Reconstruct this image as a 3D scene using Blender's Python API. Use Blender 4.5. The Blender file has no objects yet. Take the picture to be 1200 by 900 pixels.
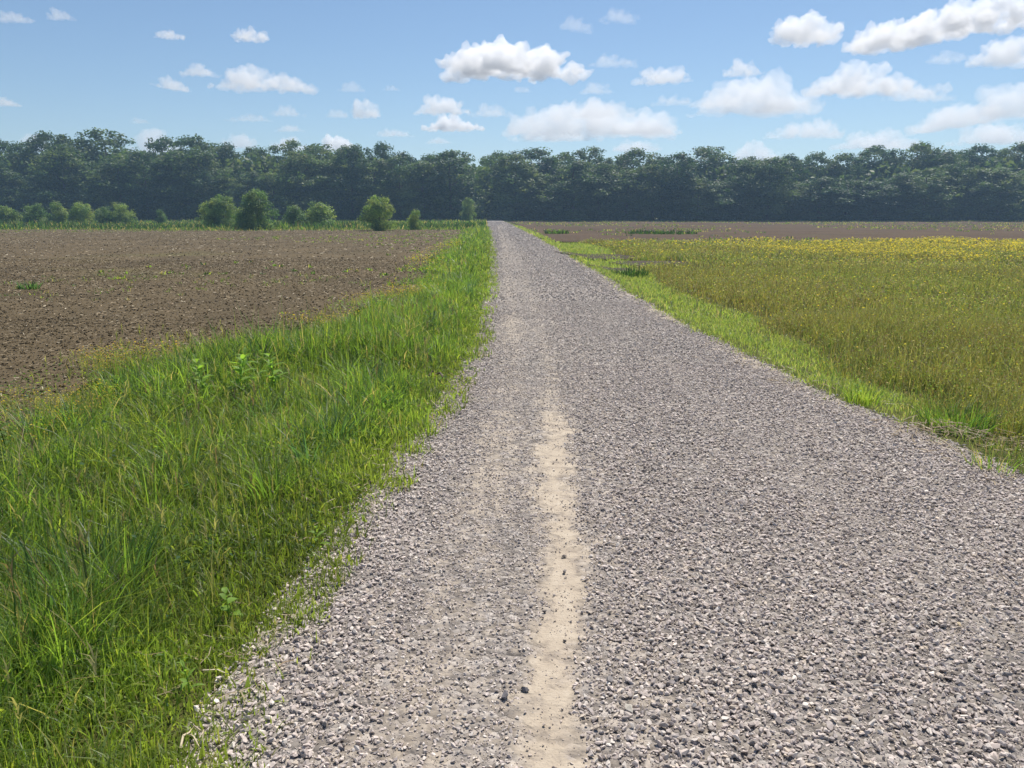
import bpy, bmesh, math, random
import numpy as np
from mathutils import Vector, noise as mnoise

random.seed(7)
rng = np.random.default_rng(7)
scene = bpy.context.scene
C = scene.collection
PI = math.pi

# ------------------------------------------------------------------ camera
CAMH, FPX, HORIZON = 1.6, 906.0, 250.0
P = math.atan((450 - HORIZON) / FPX)
cp, sp = math.cos(P), math.sin(P)

def gp(px, py, z=0.0):
    """ground point seen at a photo pixel"""
    u, v = (px - 600) / FPX, -(py - 450) / FPX
    d = (u, cp + v * sp, -sp + v * cp)
    t = (z - CAMH) / d[2]
    return (u * t, d[1] * t)

def zat(py, Y):
    r = -(py - 450) / FPX
    return CAMH + Y * (r * cp - sp) / (cp + r * sp)

def xat(px, Y, z=0.0):
    return (px - 600) / FPX * (Y * cp - (z - CAMH) * sp)

# ------------------------------------------------------------------ helpers
def obj(name, me, mat=None, parent=None, loc=(0, 0, 0)):
    o = bpy.data.objects.new(name, me)
    C.objects.link(o)
    o.location = loc
    if mat and me and not me.materials:
        me.materials.append(mat)
    if parent:
        o.parent = parent
    return o

def tag(o, label=None, cat=None, group=None, kind=None):
    if label: o['label'] = label
    if cat: o['category'] = cat
    if group: o['group'] = group
    if kind: o['kind'] = kind
    return o

def empty(name, loc, label, cat, group=None):
    o = bpy.data.objects.new(name, None)
    C.objects.link(o)
    o.location = loc
    o.empty_display_size = 0.2
    return tag(o, label, cat, group)

def copy_thing(src, loc, rotz, scale, label, group=None):
    r = src.copy(); C.objects.link(r)
    r.location = loc; r.rotation_euler = (0, 0, rotz); r.scale = scale
    r['label'] = label
    if group: r['group'] = group
    for ch in list(src.children):
        c = ch.copy(); C.objects.link(c); c.parent = r
        for g in ch.children:
            d = g.copy(); C.objects.link(d); d.parent = c
    return r

def mesh_np(name, V, F, col=None, smooth=False, extra=None):
    V = np.ascontiguousarray(V, dtype=np.float32).reshape(-1, 3)
    F = np.ascontiguousarray(F, dtype=np.int32)
    me = bpy.data.meshes.new(name)
    me.vertices.add(len(V)); me.vertices.foreach_set('co', V.ravel())
    m, k = F.shape
    me.loops.add(m * k); me.loops.foreach_set('vertex_index', F.ravel())
    me.polygons.add(m)
    me.polygons.foreach_set('loop_start', np.arange(0, m * k, k, dtype=np.int32))
    me.polygons.foreach_set('use_smooth', np.full(m, smooth, dtype=bool))
    if col is not None:
        a = me.attributes.new('col', 'FLOAT_COLOR', 'POINT')
        c4 = np.ones((len(V), 4), dtype=np.float32); c4[:, :3] = col
        a.data.foreach_set('color', c4.ravel())
    if extra is not None:
        for nm, arr in extra.items():
            a = me.attributes.new(nm, 'FLOAT', 'POINT')
            a.data.foreach_set('value', np.ascontiguousarray(arr, dtype=np.float32))
    me.update(calc_edges=True)
    return me

def _hash(ix, iy, seed):
    h = (ix.astype(np.int64) * 374761393 + iy.astype(np.int64) * 668265263 + seed * 974711) & 0x7fffffff
    h = ((h ^ (h >> 13)) * 1274126177) & 0x7fffffff
    return ((h ^ (h >> 16)) & 0xffffff) / float(0xffffff)

def vn(x, y, s, seed=0):
    """smooth value noise 0..1 at feature size s"""
    x = np.asarray(x, dtype=float) / s; y = np.asarray(y, dtype=float) / s
    ix, iy = np.floor(x), np.floor(y)
    fx, fy = x - ix, y - iy
    fx = fx * fx * (3 - 2 * fx); fy = fy * fy * (3 - 2 * fy)
    a, b = _hash(ix, iy, seed), _hash(ix + 1, iy, seed)
    c, d = _hash(ix, iy + 1, seed), _hash(ix + 1, iy + 1, seed)
    return (a * (1 - fx) + b * fx) * (1 - fy) + (c * (1 - fx) + d * fx) * fy

def fbm(x, y, s, seed=0, o=3):
    t = 0; w = 0
    for i in range(o):
        t = t + vn(x, y, s / 2 ** i, seed + 31 * i) * 0.5 ** i
        w += 0.5 ** i
    return t / w

def sstep(a, b, x):
    t = np.clip((np.asarray(x, dtype=float) - a) / (b - a), 0, 1)
    return t * t * (3 - 2 * t)

# ------------------------------------------------------------------ layout curves (metres, as functions of distance Y)
def curve(pix, near, far):
    pts = sorted([(gp(px, py)[1], gp(px, py)[0]) for px, py in pix])
    ys = [near[0]] + [p[0] for p in pts] + [far[0]]
    xs = [near[1]] + [p[1] for p in pts] + [far[1]]
    ys, xs = np.array(ys), np.array(xs)
    return lambda Y: np.interp(Y, ys, xs)

XLc = curve([(233, 900), (260, 818), (311, 750), (355, 686), (398, 628), (425, 596), (456, 558), (484, 520), (519, 468),
             (549, 428), (562, 395), (573, 345), (577, 312), (577, 290), (575, 272), (571, 260)], (-6, -1.5), (300, -10.2))
XRc = curve([(1330, 618), (1200, 562), (1110, 520), (1000, 476), (900, 433), (830, 400), (760, 360),
             (700, 322), (650, 291), (617, 273), (594, 261)], (-6, 3.9), (300, -7.2))
XFc = curve([(-60, 512), (0, 484), (60, 462), (120, 436), (200, 412), (270, 402), (330, 388), (400, 368), (440, 354), (478, 338),
             (500, 312), (520, 292), (538, 277), (546, 267)], (-6, -6.0), (140, -6.5))
XGc = curve([(1300, 590), (1205, 530), (1110, 502), (1055, 472), (1020, 442), (992, 414), (933, 389), (883, 366), (800, 337), (760, 319), (735, 303), (705, 287), (670, 280)],
            (-6, 4.8), (300, 8))

def XL(Y): return XLc(Y) + 0.05 * (vn(Y, 0 * np.asarray(Y), 0.9, 3) - 0.5) + 0.06 * (vn(Y, 0 * np.asarray(Y), 0.25, 4) - 0.5)
def XR(Y): return XRc(Y) + 0.16 * (vn(Y, 0 * np.asarray(Y), 1.1, 5) - 0.5) + 0.08 * (vn(Y, 0 * np.asarray(Y), 0.3, 6) - 0.5)
def XF(Y): return XFc(Y) + 0.7 * (vn(Y, 0 * np.asarray(Y), 2.0, 7) - 0.5)
def XG(Y): return XGc(Y) + 0.5 * (vn(Y, 0 * np.asarray(Y), 1.7, 8) - 0.5)

FIELD_FAR = gp(0, 268)[1]        # far end of the ploughed field on the left
BROWN_NEAR = gp(0, 281)[1]       # near end of the bare field on the right
TREE_Y = 168.0

def h(x, y):
    x = np.asarray(x, dtype=float); y = np.asarray(y, dtype=float)
    l, r = XLc(y), XRc(y)
    z = -0.14 * sstep(0, 1.4, l - x) - 0.16 * sstep(0, 1.2, x - r)
    inroad = sstep(0, 0.5, x - l) * sstep(0, 0.5, r - x)
    z = z + inroad * 0.035
    z = z + 0.05 * (fbm(x, y, 2.3, 11) - 0.5) * (1 - inroad) + 0.02 * (vn(x, y, 1.5, 12) - 0.5) * inroad
    z = z + 0.55 * sstep(150, 215, y)
    z = z + sstep(25, 120, x) * np.clip(y - 178, 0, 70) * 0.16
    return z

def hs(x, y):
    return float(h(np.array([x]), np.array([y]))[0])

# ------------------------------------------------------------------ materials
def newmat(name):
    m = bpy.data.materials.new(name); m.use_nodes = True
    nt = m.node_tree; nt.nodes.clear()
    out = nt.nodes.new('ShaderNodeOutputMaterial')
    return m, nt, out

def nd(nt, t, **kw):
    n = nt.nodes.new(t)
    for k, v in kw.items():
        if k.startswith('i_'):
            n.inputs[k[2:].replace('_', ' ')].default_value = v
        else:
            setattr(n, k, v)
    return n

def leaf_mat(name, trans=0.5, rough=0.5, spec=0.35, tint=(1.15, 1.2, 0.6)):
    m, nt, out = newmat(name); L = nt.links.new
    at = nd(nt, 'ShaderNodeAttribute', attribute_name='col')
    geo = nd(nt, 'ShaderNodeNewGeometry')
    bs = nd(nt, 'ShaderNodeBsdfPrincipled'); bs.inputs['Roughness'].default_value = rough
    bs.inputs['Specular IOR Level'].default_value = spec
    L(at.outputs['Color'], bs.inputs['Base Color'])
    mul = nd(nt, 'ShaderNodeMix', data_type='RGBA', blend_type='MULTIPLY'); mul.inputs['Factor'].default_value = 1
    L(at.outputs['Color'], mul.inputs['A']); mul.inputs['B'].default_value = (*[t * 1.6 for t in tint], 1)
    tr = nd(nt, 'ShaderNodeBsdfTranslucent'); L(mul.outputs['Result'], tr.inputs['Color'])
    mx = nd(nt, 'ShaderNodeMixShader'); mx.inputs[0].default_value = trans
    L(bs.outputs[0], mx.inputs[1]); L(tr.outputs[0], mx.inputs[2]); L(mx.outputs[0], out.inputs[0])
    return m

def vary_by_tree(m):
    nt = m.node_tree; L = nt.links.new
    at = next(n for n in nt.nodes if n.type == 'ATTRIBUTE')
    oi = nd(nt, 'ShaderNodeObjectInfo')
    rp = ramp(nt, [(0, (.55, .68, .75)), (.35, (.8, .87, .95)), (.65, (1.0, 1.0, .9)), (1, (1.25, 1.2, 1.05))])
    L(oi.outputs['Random'], rp.inputs[0])
    mu = nd(nt, 'ShaderNodeMix', data_type='RGBA', blend_type='MULTIPLY'); mu.inputs['Factor'].default_value = 1
    outs = [l.to_socket for l in at.outputs['Color'].links]
    L(at.outputs['Color'], mu.inputs['A']); L(rp.outputs[0], mu.inputs['B'])
    for q in outs: L(mu.outputs['Result'], q)

def attr_mat(name, rough=0.85, spec=0.2, nscale=60.0, namp=0.25, bump=0.0):
    m, nt, out = newmat(name); L = nt.links.new
    at = nd(nt, 'ShaderNodeAttribute', attribute_name='col')
    tc = nd(nt, 'ShaderNodeTexCoord')
    no = nd(nt, 'ShaderNodeTexNoise'); no.inputs['Scale'].default_value = nscale; no.inputs['Detail'].default_value = 3
    L(tc.outputs['Object'], no.inputs['Vector'])
    mr = nd(nt, 'ShaderNodeMapRange'); mr.inputs[3].default_value = 1 - namp; mr.inputs[4].default_value = 1 + namp
    mr.inputs[1].default_value = 0.3; mr.inputs[2].default_value = 0.7
    L(no.outputs['Fac'], mr.inputs[0])
    sc = nd(nt, 'ShaderNodeVectorMath', operation='SCALE')
    L(at.outputs['Color'], sc.inputs[0]); L(mr.outputs[0], sc.inputs['Scale'])
    bs = nd(nt, 'ShaderNodeBsdfPrincipled'); bs.inputs['Roughness'].default_value = rough
    bs.inputs['Specular IOR Level'].default_value = spec
    L(sc.outputs[0], bs.inputs['Base Color'])
    if bump:
        b = nd(nt, 'ShaderNodeBump'); b.inputs['Strength'].default_value = bump; b.inputs['Distance'].default_value = 0.01
        L(no.outputs['Fac'], b.inputs['Height']); L(b.outputs[0], bs.inputs['Normal'])
    L(bs.outputs[0], out.inputs[0])
    return m

def ramp(nt, stops):
    r = nt.nodes.new('ShaderNodeValToRGB')
    e = r.color_ramp.elements
    while len(e) < len(stops): e.new(0.5)
    for i, (p, c) in enumerate(stops):
        e[i].position = p; e[i].color = (*c, 1)
    return r

def soil_mat(name, dark, mid, light, straw, scale=1.0, straw_amt=0.62, bump=0.6, green=None):
    m, nt, out = newmat(name); L = nt.links.new
    tc = nd(nt, 'ShaderNodeTexCoord')
    n1 = nd(nt, 'ShaderNodeTexNoise'); n1.inputs['Scale'].default_value = 9 * scale; n1.inputs['Detail'].default_value = 6; n1.inputs['Roughness'].default_value = .7
    n2 = nd(nt, 'ShaderNodeTexNoise'); n2.inputs['Scale'].default_value = 0.35 * scale; n2.inputs['Detail'].default_value = 4
    n3 = nd(nt, 'ShaderNodeTexNoise'); n3.inputs['Scale'].default_value = 26 * scale; n3.inputs['Detail'].default_value = 2
    for n in (n1, n2, n3): L(tc.outputs['Object'], n.inputs['Vector'])
    r1 = ramp(nt, [(0.3, dark), (0.5, mid), (0.72, light)]); L(n1.outputs['Fac'], r1.inputs[0])
    r2 = ramp(nt, [(0.3, (0.8, 0.8, 0.8)), (0.7, (1.2, 1.18, 1.15))]); L(n2.outputs['Fac'], r2.inputs[0])
    mu = nd(nt, 'ShaderNodeMix', data_type='RGBA', blend_type='MULTIPLY'); mu.inputs['Factor'].default_value = 1
    L(r1.outputs[0], mu.inputs['A']); L(r2.outputs[0], mu.inputs['B'])
    mr = nd(nt, 'ShaderNodeMapRange'); mr.inputs[1].default_value = straw_amt; mr.inputs[2].default_value = straw_amt + 0.06
    L(n3.outputs['Fac'], mr.inputs[0])
    mx = nd(nt, 'ShaderNodeMix', data_type='RGBA'); L(mr.outputs[0], mx.inputs['Factor'])
    L(mu.outputs['Result'], mx.inputs['A']); mx.inputs['B'].default_value = (*straw, 1)
    col = mx.outputs['Result']
    if green:
        n4 = nd(nt, 'ShaderNodeTexNoise'); n4.inputs['Scale'].default_value = 0.11; n4.inputs['Detail'].default_value = 6
        L(tc.outputs['Object'], n4.inputs['Vector'])
        m4 = nd(nt, 'ShaderNodeMapRange'); m4.inputs[1].default_value = 0.56; m4.inputs[2].default_value = 0.74; m4.inputs[4].default_value = 0.55
        L(n4.outputs['Fac'], m4.inputs[0])
        g = nd(nt, 'ShaderNodeMix', data_type='RGBA'); L(m4.outputs[0], g.inputs['Factor']); L(col, g.inputs['A'])
        g.inputs['B'].default_value = (*green, 1); col = g.outputs['Result']
    bs = nd(nt, 'ShaderNodeBsdfPrincipled'); bs.inputs['Roughness'].default_value = 0.95; bs.inputs['Specular IOR Level'].default_value = 0.1
    L(col, bs.inputs['Base Color'])
    b = nd(nt, 'ShaderNodeBump'); b.inputs['Strength'].default_value = bump; b.inputs['Distance'].default_value = 0.08
    L(n1.outputs['Fac'], b.inputs['Height']); L(b.outputs[0], bs.inputs['Normal'])
    L(bs.outputs[0], out.inputs[0])
    return m

def road_mat():
    m, nt, out = newmat('gravel and dirt'); L = nt.links.new
    tc = nd(nt, 'ShaderNodeTexCoord')
    at = nd(nt, 'ShaderNodeAttribute', attribute_name='dirt')
    vo = nd(nt, 'ShaderNodeTexVoronoi'); vo.inputs['Scale'].default_value = 34; vo.inputs['Randomness'].default_value = 1
    v2 = nd(nt, 'ShaderNodeTexVoronoi'); v2.inputs['Scale'].default_value = 15
    n1 = nd(nt, 'ShaderNodeTexNoise'); n1.inputs['Scale'].default_value = 90; n1.inputs['Detail'].default_value = 4
    n2 = nd(nt, 'ShaderNodeTexNoise'); n2.inputs['Scale'].default_value = 0.7; n2.inputs['Detail'].default_value = 5
    n3 = nd(nt, 'ShaderNodeTexNoise'); n3.inputs['Scale'].default_value = 14; n3.inputs['Detail'].default_value = 5
    for n in (vo, v2, n1, n2, n3): L(tc.outputs['Object'], n.inputs['Vector'])
    sep = nd(nt, 'ShaderNodeSeparateColor'); L(vo.outputs['Color'], sep.inputs[0])
    rg = ramp(nt, [(0.0, (0.15, 0.133, 0.118)), (0.45, (0.24, 0.215, 0.19)), (0.8, (0.32, 0.29, 0.26)), (1.0, (0.44, 0.405, 0.37))]); L(sep.outputs[0], rg.inputs[0])
    rn = ramp(nt, [(0.3, (0.86, 0.86, 0.87)), (0.7, (1.12, 1.1, 1.09))]); L(n2.outputs['Fac'], rn.inputs[0])
    mu = nd(nt, 'ShaderNodeMix', data_type='RGBA', blend_type='MULTIPLY'); mu.inputs['Factor'].default_value = 1
    L(rg.outputs[0], mu.inputs['A']); L(rn.outputs[0], mu.inputs['B'])
    rd = ramp(nt, [(0.3, (0.36, 0.295, 0.225)), (0.55, (0.44, 0.37, 0.285)), (0.75, (0.50, 0.43, 0.34))]); L(n3.outputs['Fac'], rd.inputs[0])
    # dirt mask broken up by noise
    ad = nd(nt, 'ShaderNodeMath', operation='ADD'); L(at.outputs['Fac'], ad.inputs[0])
    mr = nd(nt, 'ShaderNodeMapRange'); mr.inputs[3].default_value = -0.45; mr.inputs[4].default_value = 0.45; mr.inputs[1].default_value = .25; mr.inputs[2].default_value = .75
    L(n3.outputs['Fac'], mr.inputs[0]); L(mr.outputs[0], ad.inputs[1])
    m2 = nd(nt, 'ShaderNodeMapRange'); m2.inputs[1].default_value = 0.1; m2.inputs[2].default_value = 0.95; L(ad.outputs[0], m2.inputs[0])
    mx = nd(nt, 'ShaderNodeMix', data_type='RGBA'); L(m2.outputs[0], mx.inputs['Factor']); L(mu.outputs['Result'], mx.inputs['A']); L(rd.outputs[0], mx.inputs['B'])
    bs = nd(nt, 'ShaderNodeBsdfPrincipled'); bs.inputs['Roughness'].default_value = 0.9; bs.inputs['Specular IOR Level'].default_value = 0.15
    L(mx.outputs['Result'], bs.inputs['Base Color'])
    inv = nd(nt, 'ShaderNodeMath', operation='SUBTRACT'); inv.inputs[0].default_value = 1; L(m2.outputs[0], inv.inputs[1])
    hm = nd(nt, 'ShaderNodeMath', operation='MULTIPLY'); L(vo.outputs['Distance'], hm.inputs[0]); L(inv.outputs[0], hm.inputs[1])
    hn = nd(nt, 'ShaderNodeMath', operation='MULTIPLY_ADD'); L(n1.outputs['Fac'], hn.inputs[0]); hn.inputs[1].default_value = -0.25; L(hm.outputs[0], hn.inputs[2])
    b = nd(nt, 'ShaderNodeBump', invert=True); b.inputs['Strength'].default_value = 0.9; b.inputs['Distance'].default_value = 0.02
    L(hn.outputs[0], b.inputs['Height']); L(b.outputs[0], bs.inputs['Normal'])
    L(bs.outputs[0], out.inputs[0])
    return m

M_grass = leaf_mat('grass blade', 0.55, 0.45, 0.4)
M_meadow = leaf_mat('meadow blade', 0.4, 0.55, 0.25)
M_leaf = leaf_mat('tree leaf', 0.34, 0.55, 0.25, (1.1, 1.15, 0.7))
vary_by_tree(M_leaf)
M_weed = leaf_mat('weed leaf', 0.5, 0.55, 0.25)
M_flower = leaf_mat('yellow petal', 0.4, 0.6, 0.1, (1, 1, 0.8))
M_stone = attr_mat('crushed stone', 0.85, 0.25, 55, 0.22)
M_clod = attr_mat('soil clod', 0.95, 0.1, 40, 0.25)
M_straw = attr_mat('dry straw', 0.7, 0.3, 30, 0.2)
M_bark = attr_mat('bark', 0.9, 0.1, 6, 0.35, 0.6)
M_road = road_mat()
M_field = soil_mat('ploughed soil', (0.07, 0.053, 0.030), (0.112, 0.086, 0.050), (0.155, 0.12, 0.072), (0.21, 0.165, 0.098), 1.0, 0.64, 0.65, (0.12, 0.12, 0.04))
M_brown = soil_mat('bare reddish soil', (0.056, 0.038, 0.024), (0.088, 0.060, 0.038), (0.118, 0.082, 0.053), (0.16, 0.13, 0.075), 0.5, 0.68, 0.6, (0.11, 0.10, 0.04))
M_ground = soil_mat('grassy ground', (0.05, 0.055, 0.018), (0.085, 0.09, 0.027), (0.12, 0.12, 0.04), (0.20, 0.16, 0.07), 1.0, 0.66, 0.5)
M_bare = soil_mat('grey bare soil', (0.05, 0.042, 0.03), (0.08, 0.067, 0.05), (0.12, 0.10, 0.075), (0.2, 0.16, 0.1), 1.4, 0.68, 0.8)

# ------------------------------------------------------------------ ground sheets
def grid_axis(lo_far, lo, hi, hi_far, fine, grow=1.18):
    a = list(np.arange(lo, hi + 1e-6, fine))
    s, x = fine, a[-1]
    while x < hi_far:
        s *= grow; x += s; a.append(x)
    s, x = fine, a[0]
    while x > lo_far:
        s *= grow; x -= s; a.insert(0, x)
    return np.array(a)

def sheet(name, X, Y, off, mat, extra=None, fn=None):
    ny, nx = X.shape
    Z = h(X, Y) + off
    if fn is not None: Z = Z + fn(X, Y)
    V = np.stack([X, Y, Z], -1).reshape(-1, 3)
    i = np.arange(ny - 1)[:, None] * nx + np.arange(nx - 1)[None, :]
    F = np.stack([i, i + 1, i + 1 + nx, i + nx], -1).reshape(-1, 4)
    me = mesh_np(name, V, F, smooth=True, extra=extra(X, Y) if extra else None)
    o = obj(name, me, mat); o['kind'] = 'structure'
    return o

gx = grid_axis(-900, -9, 9, 900, 0.3, 1.14)
gy = grid_axis(-40, -6, 20, 900, 0.3, 1.06)
GX, GY = np.meshgrid(gx, gy)
sheet('ground', GX, GY, -0.035, M_ground)

ys = np.concatenate([np.arange(-4, 14, 0.06), 14 * (1.012 ** np.arange(0, 258))])
ys = ys[ys < TREE_Y + 24]
t = np.linspace(0, 1, 61)
def strip_c(Y):
    return np.interp(Y, [0, 2.0, 2.4, 3.0, 3.8, 5.5, 8, 14, 40, 90], DX)
def track(X, Y):
    """packed wheel-track bands running along the road"""
    c = strip_c(Y); k = .5 + .8 * vn(X, Y, 1.5, 51)
    r = (XR(Y) - c)
    return k * (np.exp(-((X - c + .40) / .28) ** 2) + .5 * np.exp(-((X - c - .52 * r) / .22) ** 2) + .3 * np.exp(-((X - c - .30 * r) / .12) ** 2) + .8 * np.exp(-((X - c) / .25) ** 2))
def strip_dirt(X, Y):
    """how bare the gravel is: a dirt strip along the left wheel track"""
    c = np.interp(Y, [0, 2.0, 2.4, 3.0, 3.8, 5.5, 8, 14, 40, 90], DX)
    w = np.interp(Y, [0, 2, 3, 4.3, 6, 9, 30], [0.105, 0.09, 0.088, 0.10, 0.09, 0.09, 0.16])
    w = w * (0.75 + 0.5 * vn(X * 0, Y, 0.6, 44))
    d = np.abs(X - c - 0.06 * (vn(X * 0, Y, 0.8, 45) - .5)) / w
    d = d + .9 * (vn(X, Y, .16, 43) - .5) + .5 * (vn(X, Y, .05, 42) - .5)
    s = 1.05 * np.clip(1.3 - .85 * d, 0, 1) * np.interp(Y, [0, 5.2, 6.5, 9, 14, 60], [.95, .8, .45, 0.28, 0.2, 0.06])
    # thin stone cover left of the strip, and dirty shoulders
    band = np.exp(-((X - c + 0.42) / 0.22) ** 2) * 0.33 * (0.4 + vn(X, Y, 0.7, 46))
    band2 = np.exp(-((X - c - 0.30) / 0.14) ** 2) * 0.22 * (0.4 + vn(X, Y, 0.5, 47))
    band2 = band2 + .09 * np.clip(track(X, Y) * (.2 + 1.2 * vn(X, Y, .35, 52)), 0, 1)
    sh = 0.5 * np.clip(1 - (X - XL(Y)) / 0.2, 0, 1) * vn(X, Y, 0.4, 48) + 0.8 * np.clip(1 - (XR(Y) - X) / 0.4, 0, 1) * vn(X, Y, 0.5, 49)
    return np.clip(s + band + band2 + sh, 0, 1.2)
DX = [gp(px, py)[0] for px, py in [(640, 900), (640, 900), (648, 800), (656, 710), (656, 620), (652, 520)]] + \
     [gp(648, 440)[0], gp(625, 360)[0], gp(601, 290)[0], gp(588, 268)[0]]
lx, rx = XL(ys) - 0.06, XR(ys) + 0.10
RX = lx[:, None] + (rx - lx)[:, None] * t[None, :]
RY = np.repeat(ys[:, None], len(t), 1)
sheet('gravel_road', RX, RY, 0.0, M_road, extra=lambda X, Y: {'dirt': strip_dirt(X, Y).ravel()})

def field_bumps(X, Y):
    k = sstep(60, 25, Y)
    return (0.07 * (fbm(X, Y, 0.55, 21, 3) - 0.5)) * k
fy = np.concatenate([np.arange(2, 22, 0.16), 22 * (1.011 ** np.arange(0, 200))]); fy = fy[fy < FIELD_FAR]
fy = np.append(fy, FIELD_FAR)
ft = np.concatenate([np.linspace(0, 0.2, 90), np.linspace(0.2, 1, 90)[1:]])
fr = XF(fy); flx = fr - np.interp(fy, [2, 20, 90], [12, 40, 170])
sheet('ploughed_field', fr[:, None] + (flx - fr)[:, None] * ft[None, :], np.repeat(fy[:, None], len(ft), 1), 0.03, M_field, fn=field_bumps)

by = BROWN_NEAR * (1.012 ** np.arange(0, 110)); by = by[by < TREE_Y - 1]; by = np.append(by, TREE_Y - 1)
bt = np.linspace(0, 1, 140)
bl = XR(by) + np.interp(by, [50, 80, 170], [1.0, 1.2, 1.5]); br = bl + np.interp(by, [40, 170], [90, 260])
jit = 1.6 * (vn(np.linspace(0, 90, 140), np.zeros(140), 3.5, 77) - 0.5)
BY = np.repeat(by[:, None], len(bt), 1) + jit[None, :] * np.linspace(1, 0, len(by))[:, None]
sheet('bare_field', bl[:, None] + (br - bl)[:, None] * bt[None, :], BY, 0.03, M_brown)

def patch(name, cx, cy, rx_, ry_, mat, off=0.04):
    a = np.linspace(0, 2 * PI, 49)[:-1]
    rr = 1 + 0.5 * (vn(np.cos(a) * 3 + cx, np.sin(a) * 3 + cy, 1.0, 5) - 0.5)
    V = [(cx, cy, hs(cx, cy) + off)]
    for k in (0.35, 0.7, 1.0):
        for ai, ri in zip(a, rr):
            x, y = cx + rx_ * k * ri * math.cos(ai), cy + ry_ * k * ri * math.sin(ai)
            V.append((x, y, hs(x, y) + off))
    F = []
    n = 48
    for i in range(n):
        j = (i + 1) % n
        F.append((0, 1 + i, 1 + j, 1 + j))
    F = [(0, 1 + i, 1 + (i + 1) % n) for i in range(n)]
    for k in range(2):
        for i in range(n):
            j = (i + 1) % n
            A, B, D, E = 1 + k * n + i, 1 + k * n + j, 1 + (k + 1) * n + j, 1 + (k + 1) * n + i
            F += [(A, E, D), (A, D, B)]
    o = obj(name, mesh_np(name, V, np.array(F), smooth=True), mat); o['kind'] = 'structure'
BARE = []
for px, py, rw, rd in [(706, 297, 1.9, 1.9), (772, 304, 1.6, 1.8), (850, 293, 2.2, 1.6), (722, 312, 0.75, 0.9)]:
    x, y = gp(px, py); BARE.append((x, y, rw * .8, rd * .8)); patch('bare_soil', x, y, rw, rd, M_bare)
x, y = gp(1150, 505); BARE.append((x, y, 0.75, 0.25))

# ------------------------------------------------------------------ scatter meshes
def rot_mats(n, tilt=PI):
    a = rng.uniform(0, 2 * PI, n); b = rng.uniform(-tilt, tilt, n); c = rng.uniform(-tilt, tilt, n)
    ca, sa, cb, sb, cc, sc_ = np.cos(a), np.sin(a), np.cos(b), np.sin(b), np.cos(c), np.sin(c)
    R = np.empty((n, 3, 3))
    R[:, 0, 0] = ca * cb; R[:, 0, 1] = ca * sb * sc_ - sa * cc; R[:, 0, 2] = ca * sb * cc + sa * sc_
    R[:, 1, 0] = sa * cb; R[:, 1, 1] = sa * sb * sc_ + ca * cc; R[:, 1, 2] = sa * sb * cc - ca * sc_
    R[:, 2, 0] = -sb; R[:, 2, 1] = cb * sc_; R[:, 2, 2] = cb * cc
    return R

def rock_variant(seed, npts=13, flat=0.6):
    r = random.Random(seed); asp = r.uniform(.55, .9); flat = flat * r.uniform(.65, 1.05)
    bm = bmesh.new()
    for _ in range(npts):
        v = Vector((r.gauss(0, 1), r.gauss(0, 1), r.gauss(0, 1))).normalized() * r.uniform(0.75, 1.0)
        bm.verts.new((v.x * 1.12, v.y * asp, v.z * flat))
    res = bmesh.ops.convex_hull(bm, input=bm.verts)
    bmesh.ops.delete(bm, geom=[e for e in res['geom_interior'] if isinstance(e, bmesh.types.BMVert)], context='VERTS')
    bmesh.ops.triangulate(bm, faces=bm.faces)
    bmesh.ops.recalc_face_normals(bm, faces=bm.faces)
    bm.verts.index_update()
    V = np.array([v.co[:] for v in bm.verts]); F = np.array([[v.index for v in f.verts] for f in bm.faces])
    bm.free()
    return V, F

ROCKS = [rock_variant(i) for i in range(18)]

def scatter(name, mat, pos, size, col, tilt=0.7, variants=ROCKS, label=None, cat=None):
    n = len(pos); vi = rng.integers(0, len(variants), n)
    Vs, Fs, Cs, off = [], [], [], 0
    R = rot_mats(n, tilt)
    for k, (v, f) in enumerate(variants):
        s = np.where(vi == k)[0]
        if not len(s): continue
        W = np.einsum('nij,vj->nvi', R[s], v) * size[s][:, None, None] + pos[s][:, None, :]
        Vs.append(W.reshape(-1, 3))
        Fs.append((f[None] + (np.arange(len(s)) * len(v))[:, None, None]).reshape(-1, 3) + off)
        Cs.append(np.repeat(col[s], len(v), 0)); off += len(s) * len(v)
    me = mesh_np(name, np.concatenate(Vs), np.concatenate(Fs), np.concatenate(Cs))
    o = obj(name, me, mat)
    return tag(o, label, cat, kind='stuff')

def cloudpts(y0, y1, dens, xl, xr, margin=1.6):
    """random points with xl(Y)<x<xr(Y), inside the view wedge widened by margin metres"""
    W = 0.70 * y1 + margin
    n = int(2 * W * (y1 - y0) * dens)
    x = rng.uniform(-W, W, n); y = rng.uniform(y0, y1, n)
    k = (np.abs(x) < 0.70 * y + margin) & (x > xl(y)) & (x < xr(y))
    return x[k], y[k]

pal = lambda n, cols, wts: np.array(cols)[rng.choice(len(cols), n, p=np.array(wts) / np.sum(wts))]

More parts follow.
